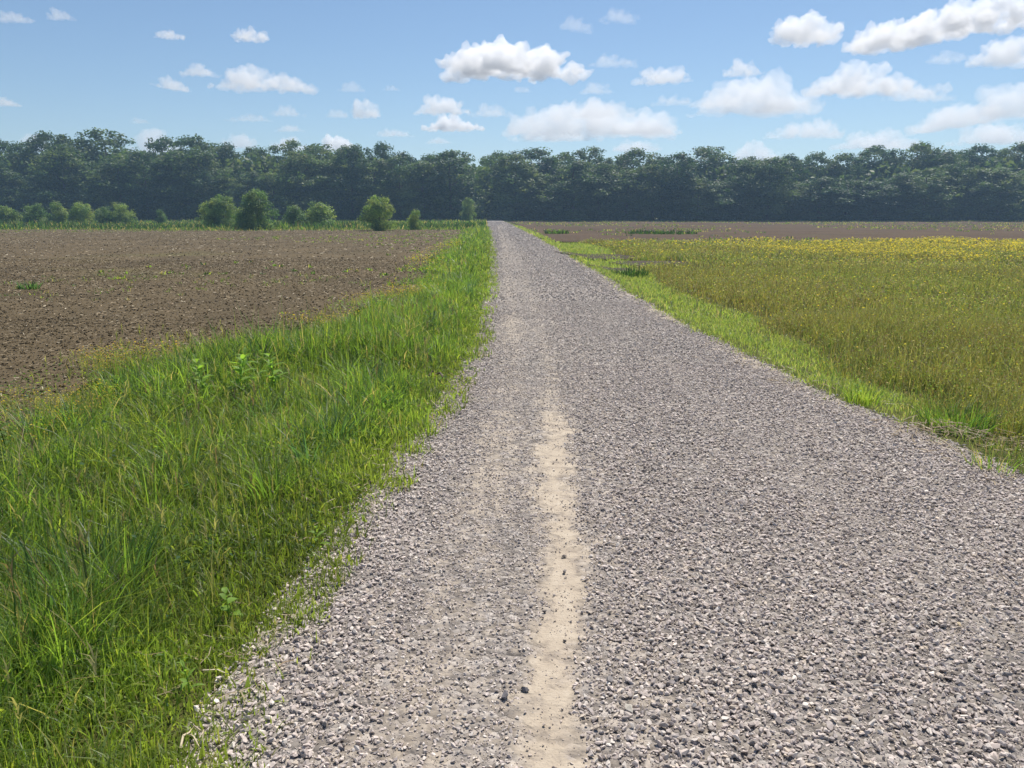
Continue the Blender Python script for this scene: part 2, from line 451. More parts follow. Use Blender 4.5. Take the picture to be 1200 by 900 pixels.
# gravel ------------------------------------------------------------
GP, GS, GC = [], [], []
for y0, y1, dens, s0, s1 in [(1.2, 4.6, 6500, .0022, .0048), (1.2, 4.2, 6200, .005, .0175), (4.2, 8, 3600, .0065, .0185), (8, 14, 1500, .0095, .021), (14, 26, 260, .02, .036), (26, 45, 100, .028, .046), (45, 80, 34, .04, .07), (80, 150, 9, .06, .1)]:
    x, y = cloudpts(y0, y1, dens, lambda Y: XL(Y) - 0.09, lambda Y: XR(Y) + 0.15, 2.4 if y1 < 9 else 1.2)
    d = strip_dirt(x, y)
    keep = rng.random(len(x)) < np.clip(1.25 - .85 * d + .9 * (vn(x, y, .10, 58) - .5) * np.clip(d * 2, 0, 1), 0.36, 1)
    edge = np.minimum(x - XL(y), XR(y) - x)
    keep &= rng.random(len(x)) < np.clip(0.9 + edge * 3.0, 0.2, 1)
    x, y, d = x[keep], y[keep], d[keep]
    s = s0 + (s1 - s0) * rng.random(len(x)) ** 2.2
    s *= 1 - .4 * np.clip(track(x, y), 0, 1)
    s *= np.where(d > .62, 0.25 + .75 * rng.random(len(x)) ** 2.2, 1)
    z = h(x, y) + s * rng.uniform(-0.15, 0.75, len(x))
    GP.append(np.stack([x, y, z], -1)); GS.append(s)
    c_ = np.where(d[:, None] > .62, 1.0, 0.0) * (rng.random((len(x), 1)) < .75)
    c = pal(len(x), [(.66, .61, .545), (.58, .518, .468), (.50, .442, .402), (.34, .305, .275), (.55, .48, .395), (.51, .46, .425)], [2.4, 4.5, 4, .9, 1.5, 1.6])
    c = c * (1 - .45 * c_) + np.array([.44, .36, .28]) * .45 * c_
    GC.append(c * np.array([.93, .90, .89]) * rng.uniform(.82, 1.18, (len(x), 1)))
GP, GS, GC = np.concatenate(GP), np.concatenate(GS), np.concatenate(GC)
scatter('gravel', M_stone, GP, GS, GC, 0.6, label='crushed grey stones covering the road', cat='gravel')

# soil clods on the ploughed field -------------------------------------
KP, KS, KC = [], [], []
for y0, y1, dens, s0, s1 in [(3, 13, 360, .007, .03), (13, 30, 90, .012, .034), (30, 90, 5, .025, .055)]:
    x, y = cloudpts(y0, min(y1, FIELD_FAR), dens, lambda Y: -1e4 + 0 * Y, lambda Y: XF(Y) + 0.15)
    s = s0 + (s1 - s0) * rng.random(len(x)) ** 2.5
    KP.append(np.stack([x, y, h(x, y) + 0.03 + field_bumps(x, y) + s * 0.2], -1)); KS.append(s)
    c = pal(len(x), [(.12, .091, .053), (.148, .113, .068), (.10, .075, .043), (.19, .15, .093)], [3, 3, 2, 1])
    KC.append(c * rng.uniform(.85, 1.15, (len(x), 1)))
scatter('soil_clods', M_clod, np.concatenate(KP), np.concatenate(KS), np.concatenate(KC), 0.8, label='brown clods of ploughed soil left of the verge', cat='soil')

# ------------------------------------------------------------------ blades
def blades(x, y, z, H, W, col, lean, seg=3, tip=None, az=None):
    n = len(x)
    a = rng.uniform(0, 2 * PI, n) if az is None else az
    dx, dy = np.cos(a), np.sin(a)
    f = a + PI / 2 + rng.normal(0, 0.7, n)
    sx, sy = np.cos(f), np.sin(f)
    ts = np.linspace(0, 1, seg + 1)
    V = np.empty((n, seg + 1, 2, 3))
    for i, t_ in enumerate(ts):
        out = lean * H * (0.25 * t_ + 0.75 * t_ ** 2.2)
        up = H * (t_ - 0.32 * np.minimum(lean, 1.6) * t_ ** 2.6)
        w = W * 0.5 * (1 - 0.92 * t_ ** 1.6) * (0.7 if i == 0 else 1)
        for j, sg in ((0, -1), (1, 1)):
            V[:, i, j, 0] = x + dx * out + sg * sx * w
            V[:, i, j, 1] = y + dy * out + sg * sy * w
            V[:, i, j, 2] = z + up
    b = (np.arange(n) * (seg + 1) * 2)[:, None]
    i = (np.arange(seg) * 2)[None, :]
    q = b + i
    F = np.stack([q, q + 1, q + 3, q + 2], -1).reshape(-1, 4)
    Cc = np.repeat(col, (seg + 1) * 2, 0).reshape(n, seg + 1, 2, 3)
    if tip is not None:
        tt = (ts ** 3)[None, :, None, None]
        Cc = Cc * (1 - tt) + tip[:, None, None, :] * tt
    return V.reshape(-1, 3), F, Cc.reshape(-1, 3)

class Acc:
    def __init__(s): s.V, s.F, s.C, s.n = [], [], [], 0
    def add(s, VFC):
        V, F, Cc = VFC
        s.V.append(V); s.F.append(F + s.n); s.C.append(Cc); s.n += len(V)
    def make(s, name, mat, smooth=True):
        return obj(name, mesh_np(name, np.concatenate(s.V), np.concatenate(s.F), np.concatenate(s.C), smooth), mat)

G = {'lit': (.165, .25, .045), 'mid': (.115, .19, .038), 'yel': (.24, .28, .055), 'dark': (.045, .092, .026), 'blue': (.075, .145, .06), 'deep': (.022, .045, .016), 'straw': (.36, .28, .15), 'red': (.17, .10, .05)}  # the blades' own greens and dry tones, picked at random
def gcol(n, **w):
    ks = list(w)
    return pal(n, [G[k] for k in ks], [w[k] for k in ks]) * rng.uniform(.82, 1.2, (n, 1))

# verge left of the road ------------------------------------------------
vg = Acc()
for y0, y1, dens, wid, hk in [(1.3, 3.2, 9500, .0056, 1.0), (3.2, 6, 5600, .0072, 1.0), (6, 11, 2300, .010, 1.0), (11, 20, 900, .012, 1.0), (20, 40, 260, .022, 1.05), (40, 92, 60, .045, 1.1)]:
    x, y = cloudpts(y0, y1, dens, lambda Y: XF(Y) - 0.9, lambda Y: XL(Y) + 0.2)
    s = XL(y) - x; e = x - XF(y)
    wv = XL(y) - XF(y)
    n1 = fbm(x, y, 1.1, 61); n2 = vn(x, y, 0.35, 62)
    cov = np.clip(0.62 + s * 3.0 + 1.1 * (vn(x, y, .22, 63) - .5), 0.04, 1) * np.clip(0.38 + e * .9 + 1.0 * (vn(x, y, .7, 64) - .5), 0.02, 1) * np.clip(0.25 + 1.5 * n2, 0.3, 1)
    keep = rng.random(len(x)) < cov
    x, y, s, e, n1, n2 = [v[keep] for v in (x, y, s, e, n1, n2)]
    H = (0.105 + 0.21 * sstep(0.0, 1.0, s) * sstep(-0.3, 1.2, e)) * (0.34 + 1.45 * n1 ** 1.4) * rng.uniform(.55, 1.3, len(x)) * hk
    tall = rng.random(len(x)) < 0.05
    H = np.where(tall, H * 1.6, H)
    nr = sstep(14, 30, y)
    col = gcol(len(x), lit=4.5, mid=4.2, yel=2.6, dark=2.8, blue=1.2, straw=.8)
    ye = sstep(.62, .3, n1)[:, None] * 0.45 + sstep(.5, .0, s)[:, None] * 0.5
    col = col * (1 - .6 * ye) + np.array(G['yel']) * .6 * ye
    W = wid * rng.uniform(.6, 1.5, len(x))
    wide = rng.random(len(x)) < 0.10
    W = np.where(wide, W * 2.2, W)
    vg.add(blades(x, y, h(x, y) - 0.01, H, W, col * (.6 + .75 * fbm(x, y, .8, 66))[:, None] ** 1.0, np.abs(rng.normal(.5, .42, len(x))), 3))
# arching clumps of coarser grass
for _ in range(150):
    yy = 2.0 + 16 * random.random() ** 1.4
    a_, b_ = float(XF(np.array([yy]))[0]), float(XL(np.array([yy]))[0])
    xx = a_ + (b_ - a_) * random.uniform(.08, .86)
    if abs(xx) > 0.72 * yy + 1: continue
    n = random.randint(30, 70)
    rr = 0.09 * np.sqrt(rng.random(n)); aa = rng.uniform(0, 2 * PI, n)
    x, y = xx + rr * np.cos(aa), yy + rr * np.sin(aa)
    tint = np.array(G[random.choice(['lit', 'mid', 'yel', 'lit', 'blue'])])
    col = tint[None] * rng.uniform(.85, 1.2, (n, 1))
    vg.add(blades(x, y, h(x, y) - .01, rng.uniform(.22, .5, n), rng.uniform(.005, .009, n) * (1 + yy / 25), col, np.abs(rng.normal(.65, .3, n)), 5, az=aa + rng.normal(0, .5, n)))
tag(vg.make('verge_grass', M_grass), 'tall bright green grass on the verge left of the gravel road', 'grass', kind='stuff')

def leaflets(x, y, z, L_, W_, col):
    n = len(x)
    a = rng.uniform(0, 2 * PI, n); up = rng.uniform(-.3, .8, n); ro = rng.normal(0, .5, n)
    d = np.stack([np.cos(a) * np.cos(up), np.sin(a) * np.cos(up), np.sin(up)], -1)
    sd_ = np.stack([-np.sin(a), np.cos(a), ro], -1); sd_ /= np.linalg.norm(sd_, axis=1, keepdims=True)
    b = np.stack([x, y, z], -1); L_ = L_[:, None]; W_ = W_[:, None]
    mid = b + d * L_ * .45
    V = np.stack([b, mid + sd_ * W_ * .5 + np.array([0, 0, 1]) * W_ * .12, b + d * L_ - np.array([0, 0, 1]) * L_ * .12, mid - sd_ * W_ * .5 + np.array([0, 0, 1]) * W_ * .12], 1)
    return V.reshape(-1, 3), np.arange(n * 4).reshape(n, 4), np.repeat(col, 4, 0)
lf = Acc()
for y0, y1, dens, k_ in [(1.3, 4, 1500, 1), (4, 9, 900, 1.3), (9, 20, 260, 2.2), (20, 60, 40, 4.5)]:
    x, y = cloudpts(y0, y1, dens, lambda Y: XF(Y) - .5, lambda Y: XL(Y) + .05)
    s = XL(y) - x
    k = rng.random(len(x)) < sstep(.42, .72, fbm(x, y, .7, 67)) + .06; x, y, s = x[k], y[k], s[k]; n = len(x)
    z = h(x, y) + rng.random(n) ** 1.3 * (.05 + .24 * sstep(.1, 1.0, s))
    L_ = k_ * rng.uniform(.012, .034, n)
    lf.add(leaflets(x, y, z, L_, L_ * rng.uniform(.3, .6, n), gcol(n, lit=4, mid=4, yel=1.5, blue=2, dark=1.5)))
tag(lf.make('verge_weeds', M_weed, False), 'small leafy weeds growing through the left verge grass', 'weeds', kind='stuff')

# seed stalks standing above the verge
ss = Acc()
x, y = cloudpts(1.8, 12, 26, lambda Y: XF(Y) - 0.1, lambda Y: XL(Y) - 0.25)
k = vn(x, y, 1.2, 71) > .35; x, y = x[k], y[k]; n = len(x)
H = rng.uniform(.32, .58, n); Wd = rng.uniform(.002, .0035, n) * (1 + y / 12)
pale = pal(n, [(.33, .30, .14), (.24, .24, .09), (.20, .15, .09)], [2, 3, 1])
azz = rng.uniform(0, 2 * PI, n); ln = np.abs(rng.normal(.2, .14, n))
ss.add(blades(x, y, h(x, y), H, Wd, pale, ln, 4, az=azz))
tx, ty, tz = x + np.cos(azz) * ln * H * .8, y + np.sin(azz) * ln * H * .8, h(x, y) + H * .86
for q in range(5):
    ss.add(blades(tx, ty, tz - .03 * q * H, H * .15, Wd * 2.0, pale, np.full(n, .6), 2))
tag(ss.make('seed_stalks', M_meadow), 'thin pale seed stalks standing above the left verge grass', 'seed stalks', kind='stuff')

# yellow flowers along the edge of the ploughed field ------------------
def flowers(x, y, z, r, col):
    n = len(x)
    a = np.linspace(0, 2 * PI, 5)[:-1]
    R = rot_mats(n, 0.8)
    base = np.stack([np.cos(a), np.sin(a), np.array([.2, -.05, .2, -.05])], -1)
    V = np.einsum('nij,vj->nvi', R, base) * r[:, None, None] + np.stack([x, y, z], -1)[:, None, :]
    F = np.arange(n * 4).reshape(n, 4)
    return V.reshape(-1, 3), F, np.repeat(col, 4, 0)
fl = Acc(); fs = Acc()
for y0, y1, dens, r0 in [(4, 9, 900, .007), (9, 18, 260, .011), (18, 45, 26, .020)]:
    x, y = cloudpts(y0, y1, dens, lambda Y: XF(Y) - .8, lambda Y: XF(Y) + .6)
    k = fbm(x, y, 1.5, 81) > .53; x, y = x[k], y[k]; n = len(x)
    H = rng.uniform(.08, .26, n)
    fl.add(flowers(x, y, h(x, y) + H, r0 * rng.uniform(.7, 1.4, n), pal(n, [(.62, .46, .04), (.50, .42, .08), (.42, .25, .06)], [3, 2, 1])))
    fs.add(blades(x, y, h(x, y), H, np.full(n, r0 * .5), gcol(n, yel=3, lit=1, straw=1.2), np.full(n, .05), 2))
fo = fl.make('yellow_flowers', M_flower, False)
tag(fo, 'small yellow flowers along the edge of the ploughed field', 'wildflowers', kind='stuff')
fst = fs.make('flower_stalks', M_meadow); tag(fst, 'thin stalks under the yellow flowers at the ploughed field edge', 'flower stalks', kind='stuff')

# meadow right of the road ----------------------------------------------
def bare_mask(x, y):
    m = np.zeros(len(x), bool)
    for bx, by_, rw, rd in BARE:
        m |= ((x - bx) / (rw * .9)) ** 2 + ((y - by_) / (rd * .9)) ** 2 < 1
    return m
md = Acc(); mf = Acc()
M = {'olive': (.17, .19, .058), 'green': (.12, .19, .05), 'brown': (.235, .17, .085), 'yel': (.28, .28, .075), 'straw': (.42, .36, .2)}
for y0, y1, dens, wid, fr_ in [(3.6, 7, 3000, .0055, .014), (7, 13, 1500, .008, .019), (13, 24, 480, .014, .030), (24, 40, 130, .028, .05), (40, 62, 50, .05, .08)]:
    x, y = cloudpts(y0, y1, dens, lambda Y: XG(Y) - .2, lambda Y: 1e4 + 0 * Y, 2.0)
    k = (y < BROWN_NEAR + 1.5 * (vn(x, y * 0, 3.0, 92) - .3)) & ~bare_mask(x, y); x, y = x[k], y[k]
    s = x - XG(y)
    n1 = fbm(x, y, 2.2, 91); n2 = vn(x, y, .5, 93)
    k = rng.random(len(x)) < np.clip(.35 + s * 1.5, .1, 1) * np.clip(.2 + 1.5 * n2, .35, 1); x, y, s, n1 = x[k], y[k], s[k], n1[k]
    n = len(x)
    H = (.09 + .20 * sstep(-.2, .9, s)) * (.45 + 1.1 * n1) * rng.uniform(.6, 1.25, n) * np.interp(y, [5, 20, 50], [1, .95, .8])
    br_ = np.clip(sstep(.34, .56, fbm(x, y, 5, 98)) * np.interp(y, [6, 10], [.4, 1]), 0, 1)[:, None]
    c = pal(n, list(M.values()), [4.5, 4, 2.2, 2.4, .9]) * rng.uniform(.7, 1.25, (n, 1))
    c = c * (1 - .42 * br_) + np.array(M['brown']) * .42 * br_
    tipc = pal(n, [M['brown'], M['yel'], M['olive'], M['straw']], [2.2, 3, 3, 1.0])
    md.add(blades(x, y, h(x, y) - .01, H, wid * rng.uniform(.6, 1.4, n), c * (.7 + .6 * fbm(x, y, 1.4, 94))[:, None], np.abs(rng.normal(.4, .32, n)), 3, tip=tipc))
    # flowers and seed heads on a share of the blades
    q = rng.random(n)
    band = np.exp(-((y - 37) / 11) ** 2) * sstep(9, 17, x) * 1.0 * sstep(.36, .62, fbm(x, y, 5, 89)) * 2.2 + .16
    k = q < np.clip(.16 * band * (.3 + 1.4 * vn(x, y, 2.5, 95)) * np.interp(y, [5, 13, 30, 45], [.3, .5, 1.6, 3.0]), 0, .7)
    m_ = int(k.sum())
    k2 = rng.random(n) < .34 * np.clip(.3 + 1.3 * vn(x, y, .8, 99), .3, 1.4)
    n2_ = int(k2.sum())
    mf.add(flowers(x[k2], y[k2], h(x[k2], y[k2]) + H[k2] * rng.uniform(.7, 1.0, n2_), fr_ * .6 * rng.uniform(.5, 1.2, n2_), pal(n2_, [(.40, .35, .18), (.33, .35, .07), M['brown'], (.20, .29, .05)], [1.0, 2.8, 1.3, 3.0]) * rng.uniform(.7, 1.25, (n2_, 1))))
    mf.add(flowers(x[k], y[k], h(x[k], y[k]) + H[k] * 1.02, fr_ * .75 * rng.uniform(.5, 1.15, m_), pal(m_, [(.60, .47, .04), (.48, .42, .07), (.36, .33, .07)], [2, 2, 1.6])))
tag(md.make('meadow_grass', M_meadow), 'tall olive and yellowish meadow grass right of the road', 'grass', kind='stuff')
tag(mf.make('meadow_flowers', M_flower, False), 'small yellow flowers in the meadow right of the road', 'wildflowers', kind='stuff')

# short bright strip between road and meadow ----------------------------
st = Acc()
for y0, y1, dens, wid in [(3.4, 7, 3000, .005), (7, 13, 2000, .008), (13, 25, 700, .014), (25, 46, 190, .03), (46, 110, 22, .06)]:
    x, y = cloudpts(y0, y1, dens, lambda Y: XR(Y) - .08, lambda Y: np.where(Y < 46, XG(Y) + .1, XR(Y) + 1.2), 1.5)
    k = ~bare_mask(x, y) | (rng.random(len(x)) < .3); x, y = x[k], y[k]
    s = x - XR(y)
    cov = np.clip(.12 + s * 1.6, .04, 1) * np.interp(y, [4, 6, 7.5], [.32, .5, 1.0]) * np.clip(.3 + 1.3 * vn(x, y, .5, 96), .3, 1)
    k = rng.random(len(x)) < cov; x, y, s = x[k], y[k], s[k]; n = len(x)
    H = (.035 + .07 * fbm(x, y, .9, 97)) * rng.uniform(.6, 1.4, n) * np.interp(y, [5, 8, 20, 60], [1.3, 1, 1.15, 2.2])
    c = gcol(n, lit=3, yel=8, mid=1.5, blue=.4, straw=1.0); c = (c * .86 + c.mean(1, keepdims=True) * .16) * 1.12
    st.add(blades(x, y, h(x, y) - .01, H, wid * rng.uniform(.6, 1.4, n), c, np.abs(rng.normal(.6, .4, n)), 2))
tag(st.make('short_grass', M_grass), 'short bright yellow-green grass strip between road and meadow', 'grass', kind='stuff')

# green band and low growth beyond the ploughed field --------------------
bd = Acc()
for y0, y1, dens, H0, w_, wts in [(FIELD_FAR - 6, FIELD_FAR + 8, 14, .30, .06, dict(yel=1, lit=.5, mid=2, straw=1.8, dark=3, deep=1)), (FIELD_FAR + 4, FIELD_FAR + 30, 9, .72, .09, dict(mid=1, dark=5, deep=3, straw=.9)),
                                (FIELD_FAR + 24, TREE_Y, 3, .55, .14, dict(yel=1, lit=.6, mid=1.5, dark=3, deep=1, straw=1))]:
    x, y = cloudpts(y0, y1, dens, lambda Y: -1e4 + 0 * Y, lambda Y: XL(Y) - .2)
    k = rng.random(len(x)) < np.clip(1.9 * fbm(x, y, 9, 101) - .35 + (y > FIELD_FAR + 2) * .4 - (y < FIELD_FAR - 1) * .3, 0, 1); x, y = x[k], y[k]; n = len(x)
    bd.add(blades(x, y, h(x, y), .95 * H0 * rng.uniform(.5, 1.3, n) * (.25 + 1.5 * fbm(x, y, 7, 102) ** 1.5), w_ * rng.uniform(.6, 1.4, n), gcol(n, **wts), np.abs(rng.normal(.35, .25, n)), 2))
x, y = cloudpts(TREE_Y - 4, TREE_Y + 4, 4, lambda Y: XR(Y) + .3, lambda Y: 1e4 + 0 * Y); n = len(x)
bd.add(blades(x, y, h(x, y), .3 * rng.uniform(.5, 1.2, n), np.full(n, .12), gcol(n, straw=2, yel=3, lit=1), np.abs(rng.normal(.35, .25, n)), 2))
tag(bd.make('rough_grass', M_grass), 'rough green growth between the ploughed field and the wood', 'grass', kind='stuff')

# scattered weeds on both bare fields
wd = Acc()
for y0, y1, dens, w_ in [(6, 22, 2.6, .014), (22, 84, .75, .05)]:
    x, y = cloudpts(y0, y1, dens, lambda Y: -1e4 + 0 * Y, lambda Y: XF(Y))
    k = fbm(x, y, 11, 111) > .52; x, y = x[k], y[k]
    for q in range(9):
        n = len(x); xx, yy = x + rng.normal(0, .05, n), y + rng.normal(0, .05, n)
        wd.add(blades(xx, yy, h(xx, yy) + .02, rng.uniform(.05, .14, n), np.full(n, w_), gcol(n, yel=1, lit=.6, mid=2, dark=2, straw=1.2), np.abs(rng.normal(.8, .4, n)), 2))
x, y = cloudpts(BROWN_NEAR, 165, .28, lambda Y: XR(Y) + 1.0, lambda Y: 1e4 + 0 * Y)
k = fbm(x, y, 16, 112) > .5; x, y = x[k], y[k]
for q in range(6):
    n = len(x); xx, yy = x + rng.normal(0, .15, n), y + rng.normal(0, .15, n)
    wd.add(blades(xx, yy, h(xx, yy) + .02, rng.uniform(.1, .25, n), np.full(n, .09), gcol(n, dark=3, mid=2, straw=2, yel=1), np.abs(rng.normal(.6, .4, n)), 2))
tag(wd.make('field_weeds', M_grass), 'sparse low green weeds on the bare soil', 'weeds', kind='stuff')

# straw litter -----------------------------------------------------------
def straws(x, y, z, L_, W_, col):
    n = len(x)
    a = rng.uniform(0, 2 * PI, n); b = rng.normal(0, .18, n); bend = rng.normal(0, .25, n)
    V = np.empty((n, 3, 2, 3))
    for i, t_ in enumerate((-.5, 0, .5)):
        cx = x + np.cos(a) * L_ * t_ - np.sin(a) * L_ * bend * (abs(t_) - .25)
        cy = y + np.sin(a) * L_ * t_ + np.cos(a) * L_ * bend * (abs(t_) - .25)
        cz = z + L_ * t_ * np.sin(b) + np.abs(np.sin(b)) * L_ * .35
        for j, sg in ((0, -1), (1, 1)):
            V[:, i, j, 0] = cx - np.sin(a) * sg * W_ / 2; V[:, i, j, 1] = cy + np.cos(a) * sg * W_ / 2; V[:, i, j, 2] = cz + sg * W_ * .2
    q = (np.arange(n) * 6)[:, None] + (np.arange(2) * 2)[None, :]
    F = np.stack([q, q + 1, q + 3, q + 2], -1).reshape(-1, 4)
    return V.reshape(-1, 3), F, np.repeat(col, 6, 0)
S_ = [(.42, .34, .22), (.32, .245, .145), (.24, .17, .10), (.52, .45, .32)]
fs_ = Acc()
for y0, y1, dens, l0, l1, w_ in [(4, 13, 80, .02, .07, .005), (13, 30, 20, .03, .09, .011), (30, 86, 1.8, .06, .16, .026)]:
    x, y = cloudpts(y0, min(y1, FIELD_FAR), dens, lambda Y: -1e4 + 0 * Y, lambda Y: XF(Y) + .1)
    n = len(x)
    fs_.add(straws(x, y, h(x, y) + .03 + field_bumps(x, y) + .02, rng.uniform(l0, l1, n), w_ * rng.uniform(.6, 1.5, n), pal(n, S_, [3, 3, 2, 1.2])))
tag(fs_.make('crop_stubble', M_straw, False), 'pale broken crop stubble lying on the ploughed field', 'stubble', kind='stuff')
es = Acc()
for side in (0, 1):
    for y0, y1, dens in [(1.3, 4, 260), (4, 9, 190), (9, 20, 40)]:
        if side == 0:
            x, y = cloudpts(y0, y1, dens, lambda Y: XL(Y) - .22, lambda Y: XL(Y) + .2)
        else:
            x, y = cloudpts(y0, y1, dens, lambda Y: XR(Y) - .3, lambda Y: XR(Y) + np.interp(Y, [4, 7, 9], [1.1, .7, .2]))
        k = vn(x, y, .35, 121 + side) > .45; x, y = x[k], y[k]; n = len(x)
        es.add(straws(x, y, h(x, y) + .018, rng.uniform(.02, .085, n), (.0026 + .0003 * y) * rng.uniform(.5, 1.6, n), pal(n, S_, [3, 3, 3, 1.2])))
x, y = cloudpts(1.3, 9, 260, lambda Y: XF(Y), lambda Y: XL(Y)); k = (fbm(x, y, .8, 127) > .57) & (rng.random(len(x)) < .5); x, y = x[k], y[k]; n = len(x)
es.add(straws(x, y, h(x, y) + rng.uniform(.01, .06, n), rng.uniform(.03, .10, n), .0022 * rng.uniform(.6, 1.6, n), pal(n, S_, [2, 4, 4, .5])))
bx_, by_ = gp(1150, 508); n = 230
x = bx_ + rng.normal(0, .42, n); y = by_ + rng.normal(0, .17, n)
es.add(straws(x, y, h(x, y) + rng.uniform(.005, .07, n), rng.uniform(.05, .2, n), .004 * rng.uniform(.6, 1.7, n), pal(n, S_, [1, 4, 7, .2]) * .85))
tag(es.make('dry_straw', M_straw, False), 'dry straw and dead grass along both edges of the road', 'straw', kind='stuff')

# ------------------------------------------------------------------ single plants, stones and stalks
def tube(pts, r0, r1, n=6):
    pts = [Vector(p) for p in pts]; V, F = [], []
    for i, p in enumerate(pts):
        d = (pts[min(i + 1, len(pts) - 1)] - pts[max(i - 1, 0)]).normalized()
        u = d.orthogonal().normalized(); w = d.cross(u)
        r = r0 + (r1 - r0) * i / (len(pts) - 1)
        for k in range(n):
            a = 2 * PI * k / n
            V.append(p + (u * math.cos(a) + w * math.sin(a)) * r)
    for i in range(len(pts) - 1):
        for k in range(n):
            F.append((i * n + k, i * n + (k + 1) % n, (i + 1) * n + (k + 1) % n, (i + 1) * n + k))
    return np.array([v[:] for v in V]), np.array(F)

def leaf_shape(base, az, L_, W_, up, droop, fold=.25):
    """a lance-shaped leaf, 2 x 5 quads folded along its midrib"""
    d = Vector((math.cos(az), math.sin(az), 0)); s = Vector((-math.sin(az), math.cos(az), 0))
    prof = [.12, .75, 1.0, .8, .42, .03]
    V, F = [], []
    for i, pw in enumerate(prof):
        t_ = i / 5
        c = Vector(base) + d * L_ * t_ * math.cos(up) + Vector((0, 0, L_ * (t_ * math.sin(up) - droop * t_ * t_)))
        for k in (-1, 0, 1):
            V.append(c + s * (k * W_ / 2 * pw) + Vector((0, 0, abs(k) * fold * W_ / 2 * pw)))
    for i in range(5):
        for k in range(2):
            a = i * 3 + k
            F.append((a, a + 1, a + 4, a + 3))
    return [v[:] for v in V], F

def weed(name, px, py, hgt, nleaf, L_, W_, colr, label, cat='weed', group=None, seed=0, z=0):
    r = random.Random(seed)
    x, y = gp(px, py); x0 = (x, y, hs(x, y))
    root = empty(name, x0, label, cat, group)
    lean = (r.uniform(-.08, .08), r.uniform(-.08, .08))
    pts = [(lean[0] * t_ * hgt * 3 * t_, lean[1] * t_ * hgt * 3 * t_, hgt * t_) for t_ in (0, .25, .5, .75, 1)]
    V, F = tube(pts, hgt * .014 + .001, hgt * .006)
    obj('stem', mesh_np('stem', V, F, np.tile(np.array(colr) * .9, (len(V), 1)), True), M_weed, root)
    LV, LF, LC, n = [], [], [], 0
    for i in range(nleaf):
        t_ = (.12 + .88 * i / max(1, nleaf - 1))
        k = min(3, int(t_ * 4)); f = t_ * 4 - k
        b = [pts[k][j] * (1 - f) + pts[k + 1][j] * f for j in range(3)]
        sz = (1.15 - .6 * t_) * r.uniform(.75, 1.15)
        V, F = leaf_shape(b, i * 2.4 + r.uniform(-.4, .4), L_ * sz, W_ * sz, r.uniform(.2, .7) + .4 * t_, r.uniform(.25, .6))
        LV += V; LF += [tuple(a + n for a in f_) for f_ in F]; n += len(V)
        LC += [tuple(np.array(colr) * r.uniform(.85, 1.15))] * len(V)
    obj('foliage', mesh_np('foliage', np.array(LV), np.array(LF), np.array(LC), True), M_weed, root)
    return root

PAL, MID, DEEP = (.20, .32, .055), (.12, .19, .035), (.06, .115, .03)
for i, a in enumerate([
    (80, 765, .20, 12, .11, .022, PAL, 'leafy weed with narrow pale leaves near the lower left corner'),
    (222, 812, .13, 9, .075, .018, PAL, 'small star-shaped weed at the verge edge close to the gravel'),
    (268, 722, .13, 7, .09, .05, PAL, 'low weed with two broad light green leaves in the verge grass'),
    (210, 655, .22, 10, .13, .02, MID, 'mid green weed with drooping narrow leaves in the middle of the verge'),
    (372, 640, .10, 8, .08, .022, PAL, 'low weed with flat pale leaves where grass meets gravel'),
    (240, 462, .42, 24, .22, .065, PAL, 'light green broad-leaved dock, left one at the ploughed field edge'),
    (280, 460, .48, 28, .25, .075, PAL, 'largest light green dock with upright leaves by the ploughed field'),
    (322, 452, .42, 24, .22, .065, PAL, 'light green dock standing nearest the road by the ploughed field'),
    (10, 535, .40, 14, .20, .06, MID, 'broad green weed at the left edge of the verge'),
    (440, 452, .34, 14, .16, .04, DEEP, 'dark green leafy weed in the verge beside the bare bend'),
    (505, 395, .42, 14, .2, .06, DEEP, 'dark leafy weed standing in the far bright verge'),
    (1005, 468, .20, 12, .12, .02, PAL, 'small bright tuft weed at the right road edge'),
]):
    weed('broadleaf_weed', *a, seed=40 + i)

def clump(name, px, py, n, H0, H1, rad, wid, cols, label, cat='grass clump'):
    x0, y0 = gp(px, py); z0 = hs(x0, y0)
    rr = rad * np.sqrt(rng.random(n)); aa = rng.uniform(0, 2 * PI, n)
    x, y = rr * np.cos(aa), rr * np.sin(aa)
    A = Acc(); A.add(blades(x, y, np.zeros(n) - .02, rng.uniform(H0, H1, n), wid * rng.uniform(.6, 1.4, n), gcol(n, **cols), np.abs(rng.normal(.45, .25, n)), 4, az=aa + rng.normal(0, .6, n)))
    o = A.make(name, M_grass); o.location = (x0, y0, z0)
    return tag(o, label, cat)
clump('grass_clump', 1122, 492, 300, .12, .32, .26, .008, dict(mid=4, dark=2, lit=1), 'leafy green grass clump above the bare hole at the right road edge')
clump('grass_clump', 1165, 548, 90, .08, .2, .16, .006, dict(mid=3, lit=1, straw=2), 'low grass clump on the right shoulder below the bare hole')
clump('grass_clump', 1008, 470, 130, .12, .24, .14, .008, dict(lit=3, yel=2), 'bright grass clump jutting onto the gravel at the right edge')
clump('grass_clump', 737, 318, 200, .15, .36, .55, .03, dict(dark=3, deep=2), 'dark grass clump beside the bare patch in the bright strip')
clump('grass_clump', 100, 680, 240, .25, .5, .24, .009, dict(dark=3, blue=2, mid=1), 'dark green grass clump in the lower left of the verge')
clump('grass_clump', 34, 334, 90, .15, .3, .2, .03, dict(dark=2, blue=2), 'dark weed tuft alone on the ploughed field at far left')
clump('grass_clump', 137, 322, 60, .08, .18, .22, .03, dict(mid=2, yel=1, straw=1), 'light green weed tuft alone on the ploughed field')
clump('grass_clump', 775, 272, 420, .15, .5, 3.2, .10, dict(deep=3, dark=1.5), 'low dark green weed patch on the bare field right of the road', 'weed patch')['kind'] = 'stuff'
